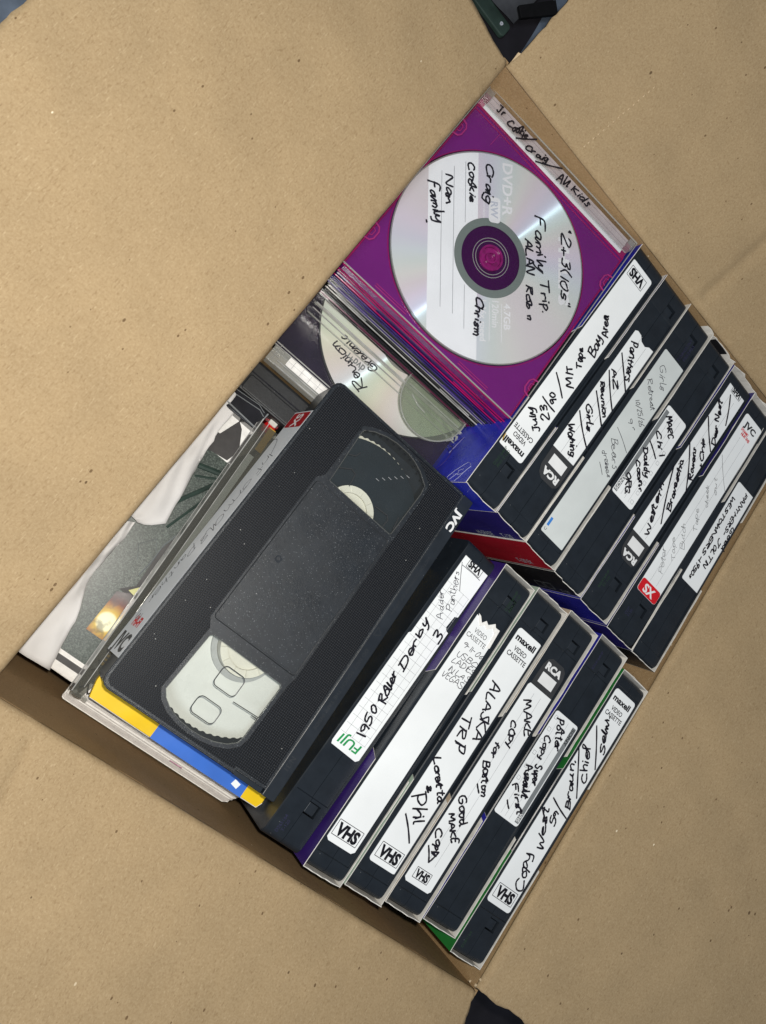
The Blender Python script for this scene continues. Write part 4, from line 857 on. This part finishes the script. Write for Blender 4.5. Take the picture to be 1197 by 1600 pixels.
cs_ = MB(); cs_.prism([(-8.4, -13.4), (-3, -13.4), (-1, -6), (100, -4), (100, 152), (-8.4, 152)], -18, -17); cs_.build('case_base', 'clear_smoke', t)
cs_ = MB(); cs_.prism([(-8.4, -13.4), (-3, -13.4), (-1, -6), (100, -4), (100, 152), (-8.4, 152)], -6.4, -5.4); cs_.build('lid', 'clear_smoke', t)
ed = MB(); ed.tube([(-8.3, -12, -5.3), (-8.3, 154, -5.3)], .32, k=6); ed.tube([(-4.4, -8, -5.3), (-4.4, 154, -5.3)], .2, k=5); ed.tube([(-8.3, -12, -17.4), (-8.3, 154, -17.4)], .3, k=6)
ed.box(-8.4, -7.8, -12, 154, -17, -6.4); ed.build('case_edge', 'clear_edge', t)
MB().box(-4.4, -.6, 14, 134, -6.9, -6.5).build('paper_insert', 'grey_label', t)
MB().box(-7.4, -5.2, 30, 120, -9, -8.6).build('paper_insert', 'album_band', t)
MB().box(-4.2, -.4, 4.5, 22, -7.6, -7.2).build('sticker', 'ochre_card', t); MB().box(-2.6, 1.4, 138, 153, -7.6, -7.2).build('sticker', 'ochre_card', t)
ib = MB()
for k in range(5): ib.box(-3.8, -1.6, 6+k*2.1, 7+k*2.1, -7.18, -7.1)
ib.build('printed_marks', 'ink_dark_grey', t); MB().box(-3.6, -.6, 17.4, 21, -7.18, -7.1).build('printed_marks', 'ink_red', t)
cp = MB(); cp.tube([(-6, -9, -6.8), (-3, -6, -8), (-1, -10, -7), (2.5, -7, -8), (1, -2, -7)], .5, k=5); cp.tube([(-6, 0, -8), (-3.5, 3, -7), (-5.6, 6, -8)], .4, k=5); cp.build('hinge_clip', 'smoke_case', t)
cp = MB(); cp.tube([(-6.6, -11.6, -6), (-4.6, -13.2, -10), (-2, -13.4, -14)], 1.1, k=8); cp.tube([(-2.5, -12, -6), (.5, -13, -9)], .9, k=8); cp.build('case_corner', 'clear_frosted', t)
t = pile('paper_booklet', 'thick white paper booklet whose page edges fan out below the yellow and blue carton', 'booklet')
for i in range(11):
    z = -18.6-i*1.5; rnd = random.Random(i); y0 = -11.4-i*.86-rnd.uniform(0, .2)
    y0 += rnd.uniform(-.3, .3)
    MB().prism([(-1.5+rnd.uniform(-.5, .5), y0+.5), (-.3, y0-.2), (103+rnd.uniform(-.6, .6), y0+.2), (105.4+rnd.uniform(-.5, .5), y0+1.6), (106.4, y0+4), (106.4, 155), (-1.5, 155)], z-.95, z).build('page', 'page_paper' if i % 2 == 0 else 'grey_page', t)
pm = MB(); pm.add([(62, -16.2, -24.3), (70, -16.2, -24.3), (70, -15.6, -24.3), (62, -15.7, -24.3)], [(0, 1, 2, 3)]); pm.build('stain', 'printed_pink', t)
AZ = -35.2     # top of the album (60.2 below the lying tape's top)
t = pile('photo_album', 'album with a dark green speckled cover and white borders beside the left wall', 'album')
al = MB(); al.prism([(-33.5, -11.5), (60, -12.8), (60, 155), (-33.5, 155.6)], AZ-34, AZ-.6); al.build('album_body', 'page_paper', t, bevel=.5)
patch([(-33.4, -1.2), (58, -1.6), (58, 146.6), (-2, 147), (-10.7, 129.5), (-33.4, 129)], AZ-.5, t, 'album_cover', 'printed_cover')
MB().box(-33.2, 58, -6.9, -3.6, AZ-.58, AZ-.46).build('printed_band', 'album_band', t)
MB().prism([(-33, 127), (-11.5, 130.4), (-9.5, 139), (-16, 150), (-20, 153), (-24, 140), (-33, 138)], AZ-.48, AZ-.36).build('printed_band', 'album_band', t)
mb = MB(); mb.tube([(-9.6, 51, AZ-.3), (-8.6, 60, AZ-.3), (-9, 72, AZ-.3), (-7, 80, AZ-.3)], .3, k=4); mb.tube([(-15, 57, AZ-.3), (-20, 64, AZ-.3), (-14, 72, AZ-.3), (-10, 66, AZ-.3)], .16, k=4); mb.build('printed_figure', 'ink_grey', t)
mb = MB()
for a, b, r in (((-22, 118), (-4, 124), 1.8), ((-20, 112), (-5, 121), .8), ((-24, 84), (-5, 122), 1.4), ((-14, 80), (-4, 118), .9), ((-4, 118), (0, 60), .8)): mb.tube([(a[0], a[1], AZ-.9), (b[0], b[1], AZ-.9)], r, k=8)
mb.build('printed_figure', 'dark_green', t)
# snapshot and sticky note tucked between album and case
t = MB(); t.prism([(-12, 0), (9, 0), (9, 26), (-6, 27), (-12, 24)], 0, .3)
o = t.build('photo_print', 'photo_mat' if False else 'photo_print'); o.matrix_world = PF @ Matrix.Translation(Vector((-1.2*MM, 13.5*MM, (AZ+.4)*MM))); tag(o, 'glossy photo corner with a pale round blob ringed in orange on the green album', 'photo')
t = MB(); t.prism([(-12, 0), (14, -3), (14, 44), (-5, 42), (-8, 30), (-6, 6)], 0, .3); o = t.build('dark_card', 'album_band'); o.matrix_world = PF @ Matrix.Translation(Vector((-1*MM, 39.5*MM, (AZ+.2)*MM))); tag(o, 'dark blue grey card lying between the green album and the clear case', 'card')
t = MB(); t.add([(-8.8, 41.5, .2), (0, 40, .6), (4, 52, 1.6), (4, 72, 3.6), (-3, 67.5, 2.6), (-3.4, 48.5, 1.6)], [(0, 1, 2, 5), (5, 2, 3, 4)]); t.add([(-8.8, 41.5, 0), (0, 40, .4), (4, 52, 1.4), (4, 72, 3.4), (-3, 67.5, 2.4), (-3.4, 48.5, 1.4)], [(5, 2, 1, 0), (4, 3, 2, 5)])
o = t.build('sticky_note', 'sticky_note'); o.matrix_world = PF @ Matrix.Translation(Vector((0, 0, (AZ+1.)*MM))); tag(o, 'pale yellow sticky note poking out from under the clear case', 'sticky note')
t = MB(); t.prism([(-2.6, 52), (3, 55), (3, 72), (-1.6, 70)], 0, .3); o = t.build('ochre_slip', 'ochre_card'); o.matrix_world = PF @ Matrix.Translation(Vector((0, 0, (AZ+.7)*MM))); tag(o, 'small ochre slip of card behind the yellow sticky note', 'card')
# torn envelope halves lying over the album
def sheet(name, label, tear, rimside, z0, curl, seed):
    rnd = random.Random(seed); nn = 26; kk = 9
    def resample(p):
        d = [0]
        for i in range(1, len(p)): d.append(d[-1]+math.dist(p[i], p[i-1]))
        out = []
        for i in range(nn+1):
            s = d[-1]*i/nn
            for j in range(1, len(p)):
                if s <= d[j]+1e-9:
                    u = (s-d[j-1])/max(1e-9, d[j]-d[j-1]); out.append((p[j-1][0]+(p[j][0]-p[j-1][0])*u, p[j-1][1]+(p[j][1]-p[j-1][1])*u)); break
        return out
    a = resample(tear); b = resample(rimside); vs = []
    for i in range(nn+1):
        for j in range(kk+1):
            u = j/kk; x = a[i][0]+(b[i][0]-a[i][0])*u; y = a[i][1]+(b[i][1]-a[i][1])*u
            if j == 0: x += rnd.gauss(0, .18); y += rnd.gauss(0, .18)
            vs.append((x, y, z0 + curl*math.sin(u*2.2)*(.6+.4*math.sin(i*.33+seed)) + .7*math.sin(i*.9+u*5)+.8*abs(math.sin(i*.31-u*4+seed))+.5*math.sin(i*.41-u*9+seed)))
    mb = MB(); k = len(vs); m = kk+1
    f = [(i*m+j, i*m+j+1, (i+1)*m+j+1, (i+1)*m+j) for i in range(nn) for j in range(kk)]
    mb.add(vs + [(x, y, z-.35) for x, y, z in vs], f + [tuple(k+q for q in reversed(ff)) for ff in f] + [(i*m, (i+1)*m, k+(i+1)*m, k+i*m) for i in range(nn)] + [(j, k+j, k+j+1, j+1) for j in range(kk)])
    o = mb.build(name, 'envelope', smooth=True); o.matrix_world = PF.copy(); return tag(o, label, 'envelope')
sheet('torn_envelope', 'lower half of a torn pale envelope beside the left wall', [(-14.9, -12.4), (-16.6, -3.4), (-20.7, 15.9), (-28, 33.4), (-28.4, 47), (-27.6, 61.8), (-28.4, 71.8)], [(-33.5, -13), (-33.8, -.9), (-34, 22.6), (-34.5, 43.8), (-34.6, 68)], AZ+3, 4.5, 2)
sheet('torn_envelope', 'upper half of a torn pale envelope between album and left wall', [(-28, 72.2), (-23.1, 74.2), (-16.3, 80.5), (-19.8, 101.2), (-23.9, 122.9), (-24.3, 132), (-26, 139.9), (-25.5, 154.9), (-29.4, 161.1)], [(-35, 73), (-35, 96.6), (-35, 123.9), (-34.8, 145.7), (-34, 161)], AZ+4, 4, 5)

# ------------------------------------------------------------------ disc cases
DF = FIT['dvd']
def dcase(name, label, cat='disc case', off=(0, 0, 0), group='jewel cases stacked under the purple one'): return thing(name, label, cat, frame(DF, off), group=group)
ZC = 10.2
t = dcase('disc_case', 'top disc case with a purple tray and clear lid holding the handwritten disc', off=(0, 0, -ZC))
b_ = plate_with_holes(rrect(1.2, 123.8, 1, 129.6, 1.5), [circle(60.5, 65.1, 60.9, 72)], 2.2, 6.2); b_.prism(rrect(1.2, 123.8, 1, 129.6, 1.5), 1.0, 2.1); b_.build('tray', 'purple_tray', t)
rg = MB(); rg.ring(60.5, 65.1, 60.9, 61.3, 6.1, 6.5, 90); rg.tube([(1.5, 1.4, 6.4), (123.5, 1.4, 6.4)], .7); rg.tube([(1.5, 129.4, 6.6), (123.5, 129.4, 6.6)], .8); rg.tube([(1.5, 126.9, 6.4), (123.5, 126.9, 6.4)], .35)
rg.tube([(123.4, 1.4, 6.4), (123.4, 129.4, 6.4)], .6); rg.tube([(1.5, 1.4, 6.4), (1.5, 129.4, 6.4)], .6); rg.build('tray_rim', 'magenta_edge', t)
hb = MB(); hb.ring(60.5, 65.1, 6.2, 7.4, 2.2, 7.6, 32); hb.ring(60.5, 65.1, 2.6, 3.4, 2.2, 8.0, 20)
hb.ring(60.5, 65.1, .3, 6.1, 2.2, 6.4, 32)
hb.build('hub', 'plum_hub', t)
ld = MB(); ld.prism(rrect(.4, 124.6, 0.2, 141.8, 1), ZC-1.1, ZC-.1); ld.build('lid', 'clear_lid', t)
le = MB()
for a, b in (((.5, .4), (124.4, .4)), ((.5, 141.4), (124.4, 141.4))): le.tube([(*a, ZC-.4), (*b, ZC-.4)], .45, k=6)
for x in (.5, 124.4): le.tube([(x, .4, ZC-.4), (x, 141.4, ZC-.4)], .35, k=6)
le.tube([(3, 131.4, ZC-1.2), (122, 131.4, ZC-1.2)], .35, k=6)
for x in (3.2, 121.8): le.box(x-2.2, x+2.2, 135.5, 141.3, 4, ZC-1.2)
le.build('lid_edge', 'clear_frosted', t)
tb_ = MB()
for (x, y, sgn) in ((.6, 108.6, 1), (.6, 24.9, 1), (124.4, 107.5, -1), (124.4, 23.5, -1)):
    tb_.tube([(x, y-5.4, ZC-1.6), (x+sgn*3.2, y-4.6, ZC-1.6), (x+sgn*4.6, y-2.4, ZC-1.6), (x+sgn*4.6, y+2.4, ZC-1.6), (x+sgn*3.2, y+4.6, ZC-1.6), (x, y+5.4, ZC-1.6)], .5, k=6)
    tb_.tube([(x+sgn*1, y-2.4, ZC-1.6), (x+sgn*2.8, y-1.6, ZC-1.6), (x+sgn*2.8, y+1.6, ZC-1.6), (x+sgn*1, y+2.4, ZC-1.6)], .3, k=6)
for x in (32, 92): tb_.tube([(x-11, 3.2, ZC-1.5), (x+11, 3.2, ZC-1.5)], .28, k=5); tb_.tube([(x-11, 4.6, ZC-1.5), (x+11, 4.6, ZC-1.5)], .2, k=5)
tb_.tube([(21, 117, 6.7), (21.4, 126, 6.7)], .18, k=5)
tb_.build('lid_tab', 'pink_clear', t)
sp = MB(); sp.box(4.8, 120, 130.6, 134, 5.4, 6.2); sp.build('paper_spine', 'white_label', t)
sp = MB()
for k in range(4): sp.box(5.2, 119.6, 134.2+k*1.75, 135.7+k*1.75, 5.4, 6.6+.35*(k % 2))
hs = sp.build('hinge_strip', 'lilac_strip', t)
pk = MB(); pk.box(1, 124, 129.9, 141.6, 0.6, 4.6); pk.build('case_base', 'magenta_edge', t)
handwriting(HAND['strip'], ZC-.04, t, wscale=.9)
def disc(parent_frame_off, label, c, z, mat, words=None, printed=None, hub='disc_hub'):
    o = thing('disc', label, 'disc', frame(DF, (c[0], c[1], z)), group=None)
    body = MB(); body.ring(0, 0, 22.6, 60, 0, 1.2, 120); db = body.build('disc_face', mat, o, smooth=False)
    for p in db.data.polygons: p.use_smooth = False
    MB().ring(0, 0, 18.2, 22.55, 0, 1.21, 72).build('hub_ring', hub, o)
    MB().ring(0, 0, 7.6, 18.15, .1, 1.1, 64).build('inner_ring', 'purple_clear', o)
    ce = MB()
    for r in (9.5, 11.2): ce.ring(0, 0, r-.2, r+.2, 1.12, 1.3, 48)
    ce.build('moulded_ring', 'clear_frosted', o)
    MB().ring(0, 0, 59.3, 60.15, -.05, 1.26, 120).build('outer_edge', 'clear_smoke', o)
    return o
d = disc(None, 'silver disc with handwriting and ruled white band in the purple case', (60.5, 65.1), -4.4, 'disc_silver')
A0 = math.radians(-53.4); ca, sa = math.cos(A0), math.sin(A0)
PQ = lambda p, q: (p*ca-q*sa, p*sa+q*ca)
def chord(q0, q1, r, r_in):
    """printed band between two chords, left open round the hub"""
    pts = []; n = 40
    def edge(qa, sgn): return [(sgn*math.sqrt(max(0, r*r-(qa)**2)), qa)]
    right = [(math.sqrt(r*r-q*q), q) for q in [q0+(q1-q0)*i/12 for i in range(13)]]
    up = []
    if abs(q1) < r_in:
        a = math.sqrt(r_in*r_in-q1*q1); th0 = math.atan2(q1, a); th1 = math.atan2(q1, -a)
        # go round the lower side of the hub
        th1 = th1 if th1 < 0 else th1-2*math.pi
        up = [(r_in*math.cos(th0+(th1-th0)*i/20), r_in*math.sin(th0+(th1-th0)*i/20)) for i in range(21)]
    left = [(-x, q) for x, q in reversed(right)]
    return [PQ(*p) for p in right+up+left]
patch(chord(-38.5, -8.4, 59.2, 22.7), 1.27, d, 'white_label', 'printed_band')
def cl_(q): x = math.sqrt(57**2-q*q)-4; return (*PQ(-x, q), *PQ(x*.72, q))
lines([cl_(-30.6), cl_(-23.2)], .3, 1.3, d, 'ink_rule'); lines([(*PQ(-52, -16.2), *PQ(-17.5, -16.2)), (*PQ(17.5, -16.2), *PQ(42, -16.2))], .3, 1.3, d, 'ink_rule')
DA = -53.4
def dtext(s, h, p, q, w, mat='ink_white', bold=.0, ang=0): x, y = PQ(p, q); return text(s, h, x, y, DA+ang, 1.28, d, mat, w=w, bold=bold)
dtext('DVD+R', 6.4, -40.8, 10.2, 30.5, bold=.025); dtext('PHILIPS', 6.8, .5, 47.6, 40, bold=.05)
patch([PQ(*p) for p in rrect(-35, -20.4, -1.6, 5.6, 2)], 1.27, d, 'ink_white', 'printed_block'); x, y = PQ(-27.8, 2); text('RW', 4.4, x, y, DA, 1.3, d, 'ink_silver', w=9.5, bold=.03)
dtext('Recordable', 1.5, -28, -4.4, 12)
dtext('4.7GB', 4.2, 32, 10.6, 15, bold=.02); dtext('120min', 4.2, 31.5, 3.2, 15, bold=.01); dtext('1-16x speed', 4., 36, -4.4, 23, bold=.01)
lines([(*PQ(25, 7), *PQ(47, 7)), (*PQ(25, -.6), *PQ(47, -.6))], .35, 1.28, d, 'ink_white', 'printed_line')
handwriting([w_ for w_ in HAND['dvd']], 1.33, d, ox=-60.5, oy=-65.1)
# closed cases in the stack below: base, lid and bright edges of each
def jewel(label, dz, dx, dy, base, edge, lid, h=9.6):
    t = dcase('disc_case', label, off=(dx, dy, -ZC-dz))
    MB().prism(rrect(.6, 124.4, .8, 141.4, 1), -h+.2, -h*.45).build('tray', base, t, bevel=.3)
    MB().prism(rrect(.4, 124.6, .5, 141.6, 1), -h*.45+.15, -h*.45+1.1).build('insert', 'smoke_case', t)
    MB().prism(rrect(.2, 124.8, .2, 141.8, 1), -h*.42+1, -.2).build('lid', lid, t)
    e = MB()
    for z in (-.4, -h*.42+.9, -h+.5): e.tube([(.6, .1, z), (124.4, .1, z)], .42, k=6)
    e.tube([(8, -.05, -h*.7), (30, -.05, -h*.7)], .3, k=5); e.tube([(88, -.05, -h*.7), (112, -.05, -h*.7)], .3, k=5)
    e.build('case_edge', edge, t)
    return t
jewel('clear case with a violet blue tray, second from the top of the disc stack', .2, .6, 1.2, 'violet_blue', 'magenta_edge', 'purple_clear')
jewel('black disc case in the middle of the stack, third from the top', 10, -.5, .4, 'smoke_case', 'violet_blue', 'dark_smoke')
jewel('black disc case with a grey glint, fourth from the top of the stack', 19.8, 1.2, 1.6, 'smoke_case', 'clear_edge', 'dark_smoke')  # grey edge bars carry the highlight lines as colour
jewel('disc case with a magenta tray edge near the bottom of the stack', 29.6, .2, .2, 'maroon_edge', 'smoke_case', 'dark_smoke')
# wider clear case lower down holding a white disc
t = dcase('disc_case', 'clear case at the bottom with a white handwritten disc half showing', off=(0, -38, -ZC-48.6), group='jewel cases stacked under the purple one')
MB().prism(rrect(.5, 124.5, .3, 140, 1), .2, 3.4).build('tray', 'dark_purple', t, bevel=.3)
MB().prism(rrect(.2, 124.8, 0, 140.5, 1), 7.6, 8.4).build('lid', 'clear_scuffed', t)
e = MB(); e.tube([(.5, .2, 8.2), (124.5, .2, 8.2)], .4, k=6); e.tube([(.5, .2, 3.6), (124.5, .2, 3.6)], .5, k=6); e.tube([(4, 34, 8.5), (121, 34, 8.5)], .5, k=6); e.tube([(4, 30, 8.5), (121, 30, 8.5)], .35, k=6); e.build('case_edge', 'clear_edge', t)
e = MB(); e.tube([(3, 26, 8.5), (122, 26, 8.5)], .45, k=6); e.tube([(3, 33, 8.5), (122, 33, 8.5)], .6, k=6); e.build('lid_glint', 'clear_frosted', t)  # frosted bars imitate highlight streaks across the lid
d2 = thing('disc', 'white disc with handwriting inside the lower clear case', 'disc', frame(DF, (62.5, -38+60.5, -ZC-48.6+4.4)))
MB().ring(0, 0, 22.6, 60, 0, 1.2, 120).build('disc_face', 'disc_white', d2); MB().ring(0, 0, 7.6, 22.5, 0, 1.1, 48).build('inner_ring', 'clear_frosted', d2); MB().ring(0, 0, 59.4, 60.2, -.1, 1.3, 120).build('outer_edge', 'ink_dark_grey', d2)
text('dvd+r', 5, -20, -37.5, 180, 1.25, d2, 'ink_grey', w=14, bold=.02)
handwriting([('m', 'Reunion', -6, -46, -35.8, -37.8, 6.2), ('m', 'Greenic', -7.3, -33.3, -35, -31.4, 6.)], 1.3, d2, wscale=.8)
# translucent clamshell
t = dcase('clamshell_case', 'milky translucent clamshell disc case with a rounded corner above the white disc', off=(0, 0, -ZC-38.4), group=None)
P_ = [(95+22.5*math.cos(math.radians(a)), -3+22*math.sin(math.radians(a))) for a in range(-180, 1, 9)] + [(117.5, 14), (72.5, 14)]
MB().prism(P_, .2, 1.4).build('clamshell_half', 'clear_milky', t); MB().prism([(x, y+1.2) for x, y in P_], -4.6, -3.6).build('clamshell_half', 'clear_milky', t)
e = MB(); e.tube([(x, y, 1.3) for x, y in P_], .5, closed=True, k=6); e.tube([(x, y+1.2, -4.2) for x, y in P_], .5, closed=True, k=6); e.tube([(75, -4, 1.4), (115, -4, 1.4)], .35, k=5); e.tube([(80, -8, 1.4), (87, -11, 1.5), (93, -11.4, 1.4)], .5, k=5); e.build('case_edge', 'clear_frosted', t)
cl2 = MB(); cl2.tube([(112, -12, 0), (115, -14, -2), (117.5, -11, -1), (115, -9, 0)], .7, k=6); cl2.tube([(118, -8, 0), (121, -12, -3)], .8, k=6); cl2.build('latch', 'clear_frosted', t)
# small clear case with ruled insert, beside it the black video case
t = dcase('clear_case', 'small clear tape case with a ruled white insert under the flat cassette', 'tape case', off=(8, -48.6, -ZC-50.8), group=None)
MB().box(-6, 62, 0, 10.2, 0, 7.6).build('case_body', 'clear_frosted', t, bevel=.6)
MB().box(5, 60, 4.2, 9.8, 7.7, 8.2).build('paper_insert', 'page_paper', t); lines([(x, 4.4, x, 9.6) for x in range(9, 60, 6)], .18, 8.25, t, 'ink_rule'); lines([(5.4, 7, 59, 7)], .15, 8.25, t, 'ink_rule')
e = MB(); e.tube([(0, .6, 7.6), (62, .6, 7.6)], .5, k=6); e.tube([(0, 3.2, 8), (62, 3.2, 8)], .4, k=6); e.tube([(-3, 2, 8), (-3, 12, 9)], .2, k=5); e.tube([(-6, 5, 8), (0, 5, 8)], .2, k=5); e.build('case_edge', 'clear_edge', t)
t = dcase('video_case', 'black textured video case deep beside the left wall', 'video case', off=(-1, -71, -ZC-90), group=None)
MB().prism([(0, .5), (100, .5), (100, 21), (0, 21)], 0, 41).build('case_body', 'case_black', t, bevel=2., )
MB().box(0, 100, 12.6, 13.4, 41, 41.25).build('spine_ridge', 'smoke_case', t); MB().prism(rrect(3, 97, 1.6, 11.4, 1.5), 41, 42.4).build('spine_panel', 'case_black', t, bevel=.8)
t = dcase('black_box', 'glossy black plastic box with pale edges near the left wall', 'box', off=(-1.5, -83, -ZC-80), group=None)
MB().box(0, 25, 0, 12.5, 0, 30).build('box_body', 'smoke_case', t, bevel=.8)
e = MB(); e.tube([(0, 2.6, 30.2), (24.6, 1, 30.2), (25, 12, 30)], .55, k=6); e.tube([(0, 8.2, 30.4), (20, 10.6, 30.6), (24, 9, 30.4)], .25, k=5); e.tube([(1, 11, 30.4), (18, 12.6, 30.8), (23, 11, 30.4)], .2, k=5); e.build('box_edge', 'ink_grey', t)
t = dcase('plastic_piece', 'small bright red plastic piece beside the black box', 'plastic piece', off=(25.5, -82, -ZC-74), group=None)
MB().box(0, 7.6, 0, 10, 0, 18).build('case_body', 'red_plastic', t, bevel=2.2, seg=4); MB().box(1.2, 6.5, 8.6, 12, 12, 18.6).build('cap', 'white_card', t, bevel=.8)
t = dcase('red_box', 'dark red carton piece between the black case and the red plastic', 'carton', off=(24.5, -72, -ZC-84), group=None)
MB().box(0, 9, 0, 7, 0, 24).build('carton_body', 'dark_red', t, bevel=.3); MB().box(1.5, 7.5, 1, 6, 24, 24.4).build('printed_panel', 'red_plastic', t)
